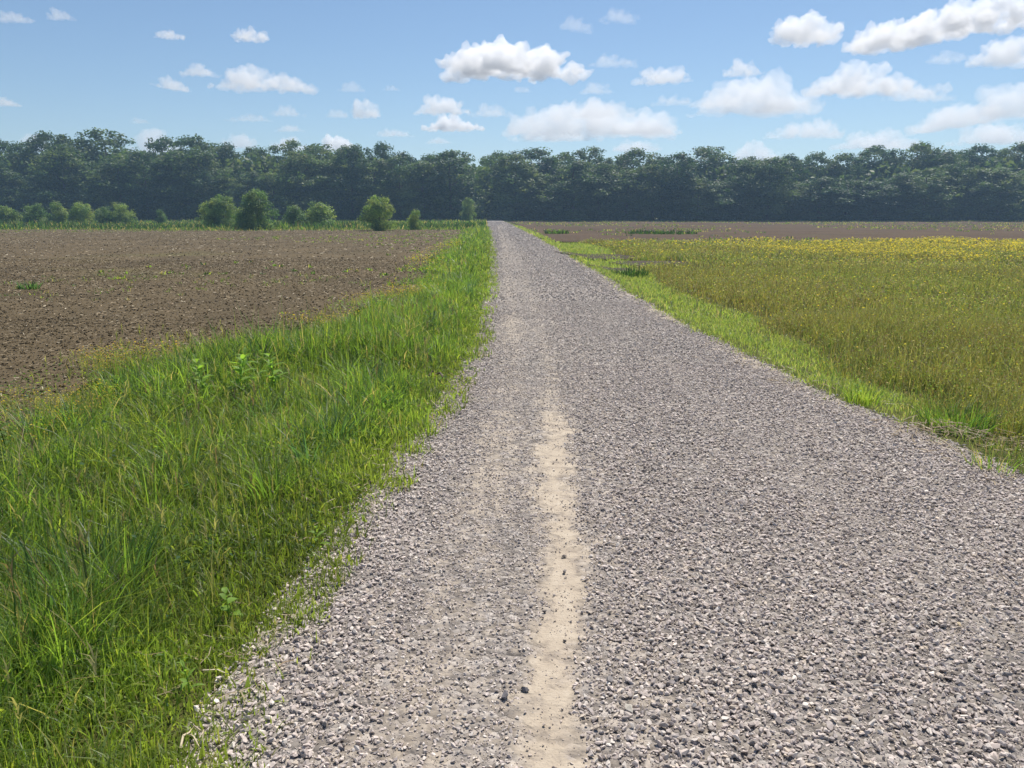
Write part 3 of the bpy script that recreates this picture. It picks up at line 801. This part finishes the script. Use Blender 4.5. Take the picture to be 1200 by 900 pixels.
clump('grass_clump', 652, 272, 260, .2, .5, 1.1, .07, dict(dark=2, deep=2, mid=1), 'green weed patch at the far right roadside before the bare field', 'weed patch')['kind'] = 'stuff'

def stone(px, py, r_, colr, label, seed):
    x, y = gp(px, py)
    V, F = rock_variant(seed, 16, .72)
    me = mesh_np('stone', V * r_, F, np.tile(colr, (len(V), 1)))
    o = obj('stone', me, M_stone, loc=(x, y, hs(x, y) + r_ * .5)); o.rotation_euler = (0, 0, seed)
    tag(o, label, 'stone', 'loose stones on the dirt strip')
for i, a in enumerate([
    (592, 829, .022, (.15, .14, .145), 'larger dark stone of the pair left of the dirt strip near the bottom'),
    (615, 821, .016, (.16, .15, .155), 'smaller dark stone of the pair left of the dirt strip near the bottom'),
    (661, 661, .014, (.17, .145, .13), 'upper of two round brown stones in the middle of the dirt strip'),
    (661, 680, .015, (.19, .165, .15), 'lower of two round brown stones in the middle of the dirt strip'),
    (662, 762, .011, (.15, .13, .12), 'brown pebble right of centre on the dirt strip'),
    (638, 727, .012, (.16, .14, .13), 'dark pebble on the left rim of the dirt strip'),
    (714, 811, .022, (.24, .22, .21), 'flat grey stone on the right rim of the dirt strip'),
    (975, 808, .016, (.24, .22, .21), 'upright dark stone among pale gravel at lower right'),
    (1178, 807, .021, (.23, .215, .21), 'dark flat stone in the gravel near the right edge of the picture'),
    (1122, 746, .018, (.52, .42, .27), 'tan stone standing out in the gravel at right'),
    (735, 845, .026, (.55, .50, .42), 'pale flat stone on gravel right of the dirt strip'),
]):
    stone(*a, seed=300 + i)

def stalk(name, pix, r_, colr, label, cat, lift=.015):
    pts = [(*gp(px, py), 0) for px, py in pix]
    c = pts[0]
    pts = [(p[0] - c[0], p[1] - c[1], hs(p[0], p[1]) + lift * (1 + (i % 2)) + r_ - hs(c[0], c[1])) for i, p in enumerate(pts)]
    V, F = tube(pts, r_, r_ * .6)
    o = obj(name, mesh_np(name, V, F, np.tile(colr, (len(V), 1)), True), M_straw, loc=(c[0], c[1], hs(c[0], c[1])))
    return tag(o, label, cat)
stalk('dry_stalk', [(212, 884), (216, 874), (222, 866), (229, 863), (236, 864), (240, 868), (238, 874)], .004, (.58, .48, .33), 'bent pale dry stalk at the lower left end of the gravel edge', 'dry stalk')
stalk('dry_stalk', [(224, 868), (228, 875), (234, 882)], .003, (.55, .45, .3), 'short pale dry stalk lying beside the bent one', 'dry stalk')
stalk('twig', [(503, 443), (507, 441), (511, 442), (516, 444), (519, 446)], .012, (.12, .09, .07), 'dark curved twig lying on the verge edge halfway down the road', 'twig', .03)
stalk('twig', [(1085, 505), (1120, 497), (1150, 492), (1195, 496)], .008, (.33, .25, .16), 'dry bowed stalk over the bare hole at the right road edge', 'twig', .015)
stalk('twig', [(1088, 515), (1105, 528), (1122, 536)], .005, (.42, .33, .22), 'pale straw stalk on the right shoulder below the bare hole', 'twig', .03)

# ------------------------------------------------------------------ trees
LEAFC = np.array([(.065, .11, .04), (.085, .13, .045), (.11, .15, .055), (.065, .105, .05), (.12, .15, .06)])

def crown_mesh(seed, ht, rad, t0, nclump, nleaf, lsize, prof, crad, lc=1.0):
    r = np.random.default_rng(seed)
    Vs, Cs = [], []
    ts = t0 + (1 - t0) * ((np.arange(nclump) + r.random(nclump)) / nclump) ** .9
    for i in range(nclump):
        t_ = ts[i]
        R = rad * np.interp(t_, *prof) * (.75 + .5 * r.random())
        a = r.uniform(0, 2 * PI); q = R * (.30 + .75 * math.sqrt(r.random()))
        cr = crad * r.uniform(.5, 1.25) * (1 if t_ < .8 else .8)
        q = max(0, q - cr * .4)
        c = np.array([q * math.cos(a), q * math.sin(a), max(cr * .4, t_ * (ht - cr * .55))])
        n = int(nleaf * (cr / crad) ** 2)
        d = r.normal(size=(n, 3)); d /= np.linalg.norm(d, axis=1, keepdims=True)
        lump = 1 + .45 * np.sin(d[:, 0] * 5 + i) * np.sin(d[:, 1] * 4.3 + 2 * i) * np.sin(d[:, 2] * 4.7 + i)
        p = c + d * (cr * lump * r.random(n) ** .42 * 1.12 * np.array([[1], [1], [.78]]).T.ravel().mean())[:, None] * np.array([1.05, 1.05, .78])
        nrm = d * .8 + r.normal(size=(n, 3)) * .55 + np.array([0, 0, .35]); nrm /= np.linalg.norm(nrm, axis=1, keepdims=True)
        u = np.cross(nrm, r.normal(size=(n, 3))); u /= np.linalg.norm(u, axis=1, keepdims=True)
        v = np.cross(nrm, u)
        s = lsize * r.uniform(.55, 1.3, n)[:, None]
        quad = np.stack([p - u * s * .62, p + v * s * .36 - nrm * s * .08, p + u * s * .62, p - v * s * .36 - nrm * s * .08], 1)
        Vs.append(quad.reshape(-1, 3))
        cc = LEAFC[r.integers(len(LEAFC))] * r.uniform(.8, 1.25) * lc
        Cs.append(np.repeat(cc[None] * r.uniform(.75, 1.25, (n, 1)), 4, 0))
    V = np.concatenate(Vs); V[:, 2] = np.maximum(V[:, 2], .05)
    return mesh_np('crown', V, np.arange(len(V)).reshape(-1, 4), np.concatenate(Cs))

def trunk_mesh(seed, ht, r0, nb=7):
    r = random.Random(seed); VV, FF, n = [], [], 0
    main = [(r.uniform(-.02, .02) * ht * i / 5, r.uniform(-.02, .02) * ht * i / 5, ht * .85 * i / 5) for i in range(6)]
    items = [(main, r0, r0 * .25)]
    for b in range(nb):
        t_ = r.uniform(.25, .8); k = min(4, int(t_ / .85 * 5)); base = Vector(main[k])
        a = r.uniform(0, 2 * PI); L_ = ht * r.uniform(.14, .26)
        d = Vector((math.cos(a), math.sin(a), r.uniform(.4, 1.1))).normalized()
        items.append(([base, base + d * L_ * .5 + Vector((0, 0, -.03 * L_)), base + d * L_ + Vector((0, 0, .1 * L_))], r0 * .42, r0 * .1))
    for pts, a, b in items:
        V, F = tube(pts, a, b, 7); VV.append(V); FF.append(F + n); n += len(V)
    V = np.concatenate(VV)
    return mesh_np('trunk', V, np.concatenate(FF), np.tile((.11, .09, .075), (len(V), 1)), True)

PROF_EDGE = ([0, .1, .3, .55, .75, .9, 1], [.85, .95, 1, 1.05, .95, .74, .38])
PROF_HIGH = ([0, .25, .4, .6, .8, .92, 1], [.7, .85, .95, 1.05, .97, .76, .38])
PROF_BUSH = ([0, .2, .5, .8, 1], [.9, 1, 1, .75, .4])

def proto(name, seed, ht, rad, t0, nc, nl, ls, prof, cr, tr, cat):
    root = empty(name, (0, -500, 0), 'x', cat)
    obj('crown', crown_mesh(seed, ht, rad, t0, nc, nl, ls, prof, cr, 1.0 if ht > 10 else np.array([2.2, 2.05, 1.8])), M_leaf, root)
    obj('trunk', trunk_mesh(seed, ht, tr), M_bark, root)
    return root

protos = [proto('woodland_tree', 900 + i, 16, 4, .03, 92, 170, .36, PROF_EDGE, 1.45, .26, 'tree') for i in range(5)]
protos_hi = [proto('woodland_tree', 950 + i, 16, 4, .12, 88, 170, .36, PROF_HIGH, 1.45, .28, 'tree') for i in range(6)]
unused = set(protos + protos_hi)
def plant(p, loc, rz, sc_, label, group):
    if p in unused:
        unused.discard(p)
        p.location = loc; p.rotation_euler = (0, 0, rz); p.scale = sc_; tag(p, label, None, group)
        return p
    return copy_thing(p, loc, rz, sc_, label, group)

ORD = ['', 'first', 'second', 'third', 'fourth', 'fifth', 'sixth', 'seventh', 'eighth', 'ninth', 'tenth', 'eleventh', 'twelfth', 'thirteenth',
       'fourteenth', 'fifteenth', 'sixteenth', 'seventeenth', 'eighteenth', 'nineteenth', 'twentieth', 'twenty-first', 'twenty-second', 'twenty-third', 'twenty-fourth', 'twenty-fifth']
BACK = [(-44, 34, 162), (-18, 30, 158), (6, 28, 160), (33, 28, 166), (61, 36, 153), (92, 38, 157), (134, 56, 151), (170, 28, 176), (198, 36, 159), (236, 50, 159), (272, 30, 167), (304, 36, 171),
        (342, 34, 163), (378, 46, 168), (412, 34, 171), (449, 28, 166), (477, 30, 177), (503, 24, 180), (537, 46, 176), (582, 34, 177), (625, 56, 173),
        (660, 34, 178), (688, 38, 171), (716, 22, 184), (740, 44, 173), (772, 32, 182), (798, 26, 184), (828, 50, 171), (857, 20, 186), (880, 42, 183),
        (922, 34, 180), (952, 32, 178), (985, 38, 178), (1018, 34, 170), (1044, 30, 174), (1068, 42, 166), (1102, 34, 175), (1135, 38, 169), (1165, 30, 173), (1192, 40, 166), (1222, 36, 168), (1250, 36, 166)]
FRONT = []
px = -50
while px < 1262:
    w = random.uniform(34, 50)
    c = px + w / 2
    if 556 < c < 580: px = 580; continue
    top = random.uniform(168, 206) + 8 * (c > 460)
    if c > 1000: top = random.uniform(186, 222)
    FRONT.append((c, w, top)); px += w * .70

def woods(rows, Yb, jitter, pool, where):
    left = sorted([r for r in rows if r[0] < 567], key=lambda r: -r[0]); right = sorted([r for r in rows if r[0] >= 567], key=lambda r: r[0])
    for side, rs in (('left', left), ('right', right)):
        for i, (c, w, top) in enumerate(rs):
            Y = Yb + random.uniform(-jitter, jitter)
            x = xat(c, Y); z = hs(x, Y)
            ht = zat(top, Y) - z
            wm = w / FPX * Y
            size = 'tall' if top < 165 or (where == 'front' and top < 186) else ('short' if top > 182 and where != 'front' or top > 208 else 'middling')
            wide = 'broad' if w > 42 else ('narrow' if w < 33 else 'round')
            if where == 'front':
                lab = f'{size} {wide} tree, {ORD[i + 1]} {side} of the road gap in the front row of the wood'
            else:
                lab = f'{size} {wide} crown on the skyline, {ORD[i + 1]} {side} of the road gap in the wood'
            p = pool[(i * 7 + (3 if side == 'left' else 0)) % len(pool)]
            k = wm / 6.3
            plant(p, (x, Y, z - .1), random.uniform(0, 6.28), (k * 1.05, k * 1.05, ht / 16), lab, 'trees along the edge of the wood')
woods(FRONT, TREE_Y + 4, 3, protos, 'front')
woods(BACK, TREE_Y + 17, 3, protos_hi, 'back')

# the closed mass of the wood behind the two rows one can tell apart
wm_ = Acc()
n = 130000
Y = rng.uniform(TREE_Y + 8, TREE_Y + 60, n); X = rng.uniform(-.78, .78, n) * Y
top = np.interp(X / Y * FPX * cp + 600, [-100, 300, 560, 600, 950, 1200, 1300], [167, 174, 186, 187, 188, 178, 176])
hz = np.array([zat(t_, y_) for t_, y_ in zip(top, Y)])
g0 = h(X, Y)
Z = g0 + np.maximum(hz - g0, 4) * np.where(rng.random(n) < .35, rng.random(n) * .4, np.sqrt(rng.random(n))) * (.66 + .34 * vn(X, Y, 6, 131))
k = ~((np.abs(X - (XLc(Y) + XRc(Y)) / 2) < 1.8) & (Z < 2.5) & (Y < TREE_Y + 16))
X, Y, Z = X[k], Y[k], Z[k]; n = len(X)
d = rng.normal(size=(n, 3)) + np.array([0, -.3, .4]); d /= np.linalg.norm(d, axis=1, keepdims=True)
u = np.cross(d, rng.normal(size=(n, 3))); u /= np.linalg.norm(u, axis=1, keepdims=True); v = np.cross(d, u)
s = rng.uniform(.5, 1.15, n)[:, None]; p = np.stack([X, Y, Z], -1)
quad = np.stack([p - u * s * .62, p + v * s * .4, p + u * s * .62, p - v * s * .4], 1)
wm_.add((quad.reshape(-1, 3), np.arange(4 * n).reshape(-1, 4), np.repeat(LEAFC[rng.integers(0, 5, n)] * rng.uniform(.7, 1.1, (n, 1)), 4, 0)))
tag(wm_.make('woodland_mass', M_leaf, False), 'dark closed woodland behind the front trees', 'woodland', kind='stuff')

# shrubs and small trees along the ditch beyond the ploughed field
sh_protos = [proto('shrub', 700 + i, 3, 1.8, .03, 40, 200, .16, PROF_BUSH, .72, .07, 'shrub') for i in range(4)]
tr_protos = [proto('small_tree', 720 + i, 4, 1.8, .05, 60, 190, .16, PROF_EDGE, .68, .09, 'small tree') for i in range(3)]
for p in sh_protos + tr_protos: unused.add(p)
SHRUBS = [  # centre px, width px, top, base, proto, label
    (7, 30, 241, 263, 0, 'rounded green shrub cut by the left edge of the picture'),
    (42, 32, 239, 263, 1, 'pale green shrub, second from the left edge'),
    (69, 26, 237, 263, 2, 'peaked shrub, third from the left edge'),
    (98, 28, 237, 263, 3, 'pointed shrub standing alone, fourth from the left edge'),
    (125, 26, 242, 263, 0, 'lower left shrub of the joined pair in the left hedge line'),
    (143, 32, 238, 263, 1, 'taller right shrub of the joined pair in the left hedge line'),
    (189, 15, 246, 262, 2, 'tiny bush alone in the gap between hedge line and small trees'),
    (247, 26, 236, 266, 't0', 'small tree at the left end of the middle group'),
    (263, 32, 229, 266, 't1', 'small tree with a peaked top left of the tallest shrub tree'),
    (283, 22, 245, 267, 3, 'low bush filling the gap beside the tallest small tree'),
    (303, 42, 223, 268, 't2', 'tallest round-topped small tree of the left hedge line'),
    (346, 32, 241, 265, 1, 'left half of the wide low shrub between the small trees'),
    (373, 42, 237, 265, 0, 'right half of the wide low shrub between the small trees'),
    (445, 38, 230, 269, 't1', 'single dense small tree between the wide shrub and the road'),
    (487, 21, 246, 268, 2, 'small ragged bush right of the single dense small tree'),
    (549, 16, 232, 260, 't0', 'slim dark small tree beside the road where it enters the wood'),
]
for c, w, top, base, k, lab in SHRUBS:
    x0, Y = gp(c, base); Y = min(Y, 150)
    x = xat(c, Y); z = hs(x, Y); ht = zat(top, Y) - z; wmet = w / FPX * Y
    p = tr_protos[int(k[1])] if isinstance(k, str) else sh_protos[k]
    s_ = wmet / 3.9
    plant(p, (x, Y, z - .05), random.uniform(0, 6.28), (s_, s_, ht / (4 if isinstance(k, str) else 3) * 1.03), lab, 'shrubs and small trees along the ditch')

# ------------------------------------------------------------------ clouds: white volumes at 1200 m and above
def cloud_mat(name, dens):
    m, nt, out = newmat(name)
    v = nd(nt, 'ShaderNodeVolumePrincipled')
    v.inputs['Color'].default_value = (.99, .99, .995, 1); v.inputs['Density'].default_value = dens; v.inputs['Anisotropy'].default_value = .3
    nt.links.new(v.outputs[0], out.inputs['Volume'])
    m.cycles.homogeneous_volume = True
    return m
CM = [cloud_mat('thin cloud', .0022), cloud_mat('cloud', .0052), cloud_mat('dense cloud', .0095)]

def cloud(px0, px1, top, base, dens, label, slope=0, seed=0):
    r = random.Random(seed)
    mid = (px0 + px1) / 2
    base_ang = base + 1
    Y = 1200.0
    # distance at which a base 1200 m up is seen at this pixel row
    k = (zat(base_ang, 1000.0) - CAMH) / 1000.0
    Y = min(1200.0 / max(k, .02), 16000)
    zb = zat(base_ang, Y); zt = zb + (zat(top, Y) - zb) * .88
    W = (px1 - px0) / FPX * Y * (1.12 if dens == 0 else 1.02); H = max(zt - zb, 20); D = max(min(W * .7, H * 3), H * 1.2)
    cx = xat(mid, Y, zb)
    bm = bmesh.new()
    nb = max(9, int(8 + W / H * (8 if dens == 0 else 6)))
    for i in range(nb):
        t_ = (i + .5) / nb + r.uniform(-.3, .3) / nb
        env = (math.sin(PI * min(max(t_, .03), .97)) ** .6) * r.uniform(.22, 1.0)
        if i == nb // 2 or i == int(nb * .3): env = 1
        rad = H * .5 * max(env, .25)
        for q in range(3):
            rr = rad * r.uniform(.5, 1.0) * (1 if q == 0 else .8)
            xx = (t_ - .5) * (W - rad) + r.uniform(-.3, .3) * rad; yy = r.uniform(-.5, .5) * (D - rad)
            zz = min(rr * .75 + (env * H - rr * 1.6) * (r.random() if q else .9), H - rr)
            zz = max(zz, rr * .45)
            zz += slope * (t_ - .5) * H
            mtx = bmesh.ops.create_icosphere(bm, subdivisions=2, radius=rr)['verts']
            for v in mtx:
                v.co.x = v.co.x * r.uniform(1.15, 1.2) + xx; v.co.y += yy; v.co.z += zz
    nbase = max(4, int(W / (H * .38)))
    for i in range(nbase):                      # the broad flat foot of the cloud
        t_ = (i + .5) / nbase + r.uniform(-.25, .25) / nbase
        rr = H * r.uniform(.16, .27) * (.6 + .8 * math.sin(PI * min(max(t_, 0), 1)) ** .5 * .7)
        vs_ = bmesh.ops.create_icosphere(bm, subdivisions=2, radius=rr)['verts']
        for v in vs_:
            v.co.x = v.co.x * 1.5 + (t_ - .5) * (W - rr * 2); v.co.y += ((seed * 31 + i * 17) % 7 - 3) / 3 * D * .25; v.co.z += rr * .8 + slope * (t_ - .5) * H
    for v in bm.verts:
        lo = slope * (v.co.x / W) * H
        if v.co.z < lo + .12 * H: v.co.z = lo + .12 * H + (v.co.z - lo - .12 * H) * .22
    me = bpy.data.meshes.new('cloud'); bm.to_mesh(me); bm.free()
    tmp = bpy.data.objects.new('cloud_build', me); C.objects.link(tmp)
    md_ = tmp.modifiers.new('r', 'REMESH'); md_.mode = 'VOXEL'; md_.voxel_size = max(H / 24, W / 150) * (1.4 if dens == 0 else 1)
    dg = bpy.context.evaluated_depsgraph_get(); dg.update()
    me2 = bpy.data.meshes.new_from_object(tmp.evaluated_get(dg))
    bpy.data.objects.remove(tmp); bpy.data.meshes.remove(me)
    bm = bmesh.new(); bm.from_mesh(me2); bm.verts.ensure_lookup_table()
    seen = set(); comps = []
    for v0 in bm.verts:
        if v0.index in seen: continue
        st_ = [v0]; seen.add(v0.index); comp = []
        while st_:
            v_ = st_.pop(); comp.append(v_)
            for e_ in v_.link_edges:
                w_ = e_.other_vert(v_)
                if w_.index not in seen: seen.add(w_.index); st_.append(w_)
        comps.append(comp)
    comps.sort(key=len)
    for comp in comps[:-1]:
        bmesh.ops.delete(bm, geom=comp, context='VERTS')
    bmesh.ops.recalc_face_normals(bm, faces=bm.faces)
    bm.to_mesh(me2); bm.free()
    nv = len(me2.vertices); co = np.empty(nv * 3, np.float32); me2.vertices.foreach_get('co', co); co = co.reshape(-1, 3)
    no = np.empty(nv * 3, np.float32); me2.vertices.foreach_get('normal', no); no = no.reshape(-1, 3)
    off = seed * 13.7
    for i in range(nv):
        p_ = Vector(co[i]) / H
        dsp = .24 * mnoise.noise(p_ * 2.6 + Vector((off, 0, 0))) + .17 * mnoise.noise(p_ * 6.0 + Vector((off, 5, 0))) + .11 * mnoise.noise(p_ * 13 + Vector((off, 9, 0))) + .05 * mnoise.noise(p_ * 26 + Vector((off, 2, 0)))
        co[i] += no[i] * dsp * H * (1 if no[i][2] > -.2 else .5)
    me2.vertices.foreach_set('co', co.ravel()); me2.update()
    tmp = bpy.data.objects.new('cloud_build', me2); C.objects.link(tmp)
    md_ = tmp.modifiers.new('r', 'REMESH'); md_.mode = 'VOXEL'; md_.voxel_size = max(H / 27, W / 190) * (1.4 if dens == 0 else 1)
    dg = bpy.context.evaluated_depsgraph_get(); dg.update()
    me3 = bpy.data.meshes.new_from_object(tmp.evaluated_get(dg))
    bpy.data.objects.remove(tmp); bpy.data.meshes.remove(me2); me2 = me3
    me2.name = 'cloud'
    o = bpy.data.objects.new('cloud', me2); C.objects.link(o)
    me2.materials.clear(); me2.materials.append(CM[dens]); o.location = (cx, Y, zb)
    tag(o, label, 'cloud', 'white clouds in the blue sky')

CLOUDS = [
    (-10, 38, 12, 25, 1, 'flat white cloud cut by the left edge at the top'),
    (56, 84, 8, 23, 1, 'small puffy cloud in the top left corner'),
    (182, 220, 34, 45, 2, 'small bright lens-shaped cloud in the clear upper left sky'),
    (272, 318, 31, 48, 2, 'small bright heaped cloud right of the lens-shaped one'),
    (212, 258, 73, 89, 1, 'small cloud with a hump, just above left of the long ragged cloud'),
    (184, 228, 90, 106, 1, 'small slanting cloud at the left end of the long ragged cloud'),
    (252, 372, 78, 107, 1, 'long ragged cloud in the left half of the sky'),
    (397, 427, 94, 107, 0, 'faint small cloud right of the long ragged cloud'),
    (450, 468, 99, 106, 0, 'tiny faint speck of cloud in mid sky'),
    (-8, 22, 112, 124, 1, 'small cloud cut by the left edge midway down the sky'),
    (413, 445, 114, 139, 1, 'small upright curled cloud left of the middle'),
    (384, 408, 126, 138, 0, 'small faint cloud just left of the curled cloud'),
    (321, 353, 122, 136, 0, 'small faint cloud under the right end of the long ragged cloud'),
    (267, 322, 133, 142, 0, 'thin flat streak of cloud under the long ragged cloud'),
    (323, 356, 145, 154, 0, 'small flat faint cloud below the thin streak'),
    (154, 174, 137, 144, 0, 'tiny flat cloud above the left trees'),
    (487, 552, 110, 134, 1, 'arched cloud left of the road axis in mid sky'),
    (555, 600, 120, 137, 0, 'soft cloud between the arched cloud and the wide low bank'),
    (496, 572, 134, 154, 2, 'flat bright cloud right above the middle treeline'),
    (508, 692, 41, 92, 2, 'largest heaped grey-based cloud at the top centre'),
    (690, 746, 62, 78, 0, 'thin wisp trailing right from the largest heaped cloud'),
    (738, 820, 76, 98, 1, 'cloud with a hump at its right end, right of the largest one'),
    (658, 694, 17, 37, 0, 'faint slanting cloud above the largest heaped cloud'),
    (704, 747, 7, 27, 0, 'ragged small cloud near the top edge right of centre'),
    (680, 716, 94, 110, 0, 'faint small cloud under the wisp right of centre'),
    (590, 800, 112, 162, 0, 'wide soft bank of cloud low over the wood right of the road'),
    (640, 745, 112, 140, 0, 'brighter heap on top of the wide soft bank'),
    (764, 812, 110, 123, 0, 'small streak above the right end of the wide soft bank'),
    (848, 892, 68, 89, 1, 'small round cloud below the bright heap at upper right'),
    (890, 986, 15, 53, 2, 'bright heaped cloud at upper right, left of the corner bank'),
    (990, 1140, 12, 55, 2, 'long bright cloud rising towards the top right corner'),
    (1090, 1230, -12, 34, 2, 'big bright cloud in the top right corner'),
    (1142, 1225, 38, 77, 1, 'flat cloud at the right edge under the corner cloud'),
    (824, 950, 82, 136, 0, 'soft heaped cloud low in the right half'),
    (938, 1098, 71, 112, 1, 'broad grey-based cloud right of the soft heap'),
    (905, 992, 138, 162, 0, 'faint low cloud above the right trees'),
    (985, 1072, 150, 176, 0, 'faint low cloud nearly touching the right skyline'),
    (1068, 1170, 118, 152, 0, 'soft cloud sloping up at the right side'),
    (1135, 1225, 90, 140, 0, 'soft heaped cloud at the right edge above the trees'),
    (858, 918, 164, 192, 0, 'faint dome of cloud showing in the dip of the right skyline'),
    (163, 214, 150, 182, 0, 'cloud peeping through the notch in the left skyline'),
    (262, 300, 154, 174, 0, 'small low cloud behind the left skyline'),
    (320, 362, 158, 178, 0, 'small low cloud just above the trees, left of the dome-shaped one'),
    (370, 422, 156, 178, 1, 'dome-shaped white cloud sitting on the left treeline'),
    (28, 62, 155, 178, 0, 'low cloud showing behind the far left treetops'),
    (1120, 1222, 140, 170, 0, 'faint bank of cloud low over the trees at the right edge'),
    (440, 486, 150, 160, 0, 'thin shred of cloud just above the trees left of the road end'),
    (596, 690, 150, 166, 0, 'thin flat streak under the wide soft bank of cloud'),
    (700, 800, 140, 158, 0, 'ragged right tail of the wide soft bank of cloud'),
    (812, 870, 104, 126, 0, 'small soft puff left of the soft heaped cloud in the right half'),
    (600, 622, 100, 108, 0, 'tiny wisp between the largest heaped cloud and the wide bank'),
    (880, 960, 108, 134, 0, 'pale flat shelf of cloud under the broad grey-based cloud'),
    (1040, 1120, 100, 118, 0, 'thin grey shelf at the right foot of the broad grey-based cloud'),
    (500, 530, 160, 168, 0, 'tiny pale shred of cloud over the road end'),
    (640, 680, 80, 92, 0, 'low grey fringe under the right end of the largest heaped cloud'),
    (1085, 1130, 60, 74, 0, 'thin shred under the corner cloud bank'),
    (718, 772, 160, 178, 0, 'faint low cloud over the trees right of the road'),
]
for i, c_ in enumerate(CLOUDS):
    cloud(*c_, slope={30: .5, 5: -.5, 22: -.4, 37: .6}.get(i, 0), seed=i + 1)

# ------------------------------------------------------------------ haze
HD = 0.0006
bm = bmesh.new(); bmesh.ops.create_cube(bm, size=1)
for v in bm.verts:
    v.co.x *= 2000; v.co.y = v.co.y * 1200 + 500; v.co.z = -1.5 if v.co.z < 0 else 48
me = bpy.data.meshes.new('haze'); bm.to_mesh(me); bm.free()
m, nt, out = newmat('haze air')
v = nd(nt, 'ShaderNodeVolumePrincipled'); v.inputs['Color'].default_value = (.45, .70, 1, 1); v.inputs['Density'].default_value = HD; v.inputs['Anisotropy'].default_value = .25
nt.links.new(v.outputs[0], out.inputs['Volume']); m.cycles.homogeneous_volume = True
tag(obj('haze', me, m), 'pale blue haze over the fields', 'haze', kind='stuff')

# ------------------------------------------------------------------ light, world, camera
SUN_EL, SUN_AZ = math.radians(57), math.radians(24)      # azimuth clockwise from +Y (to the right of the view)
sd = Vector((math.sin(SUN_AZ) * math.cos(SUN_EL), math.cos(SUN_AZ) * math.cos(SUN_EL), math.sin(SUN_EL)))
sun = bpy.data.lights.new('sun', 'SUN'); sun.energy = 4.8; sun.angle = math.radians(.55); sun.color = (1, .94, .85)
so = bpy.data.objects.new('sun', sun); C.objects.link(so); so.rotation_euler = (-sd).to_track_quat('-Z', 'Y').to_euler(); so.location = (30, 60, 80)
w = bpy.data.worlds.new('World'); scene.world = w; w.use_nodes = True
nt = w.node_tree; nt.nodes.clear()
sky = nt.nodes.new('ShaderNodeTexSky'); sky.sky_type = 'NISHITA'; sky.sun_disc = False
sky.sun_elevation = SUN_EL; sky.sun_rotation = SUN_AZ
sky.altitude = 100; sky.air_density = 1.0; sky.dust_density = 0.2; sky.ozone_density = 4.0
bg = nt.nodes.new('ShaderNodeBackground'); bg.inputs['Strength'].default_value = .078
wo = nt.nodes.new('ShaderNodeOutputWorld')
nt.links.new(sky.outputs[0], bg.inputs[0]); nt.links.new(bg.outputs[0], wo.inputs[0])

cam = bpy.data.cameras.new('camera'); co_ = bpy.data.objects.new('camera', cam); C.objects.link(co_)
co_.location = (0, 0, CAMH); co_.rotation_euler = (PI / 2 - P, 0, 0)
cam.sensor_width = 36; cam.sensor_fit = 'HORIZONTAL'; cam.lens = 36 * FPX / 1200
cam.clip_start = .05; cam.clip_end = 60000
scene.camera = co_

vs = scene.view_settings; vs.view_transform = 'Standard'; vs.look = 'None'; vs.gamma = 1; vs.exposure = .4; vs.use_curve_mapping = False
cy = scene.cycles
cy.max_bounces = 16; cy.diffuse_bounces = 3; cy.glossy_bounces = 2; cy.transmission_bounces = 4; cy.volume_bounces = 14; cy.transparent_max_bounces = 8
cy.use_denoising = True
try:
    cy.denoiser = 'OPENIMAGEDENOISE'; cy.denoising_input_passes = 'RGB_ALBEDO_NORMAL'
except Exception: pass
cy.use_adaptive_sampling = True; cy.adaptive_threshold = .015
cy.sample_clamp_indirect = 6
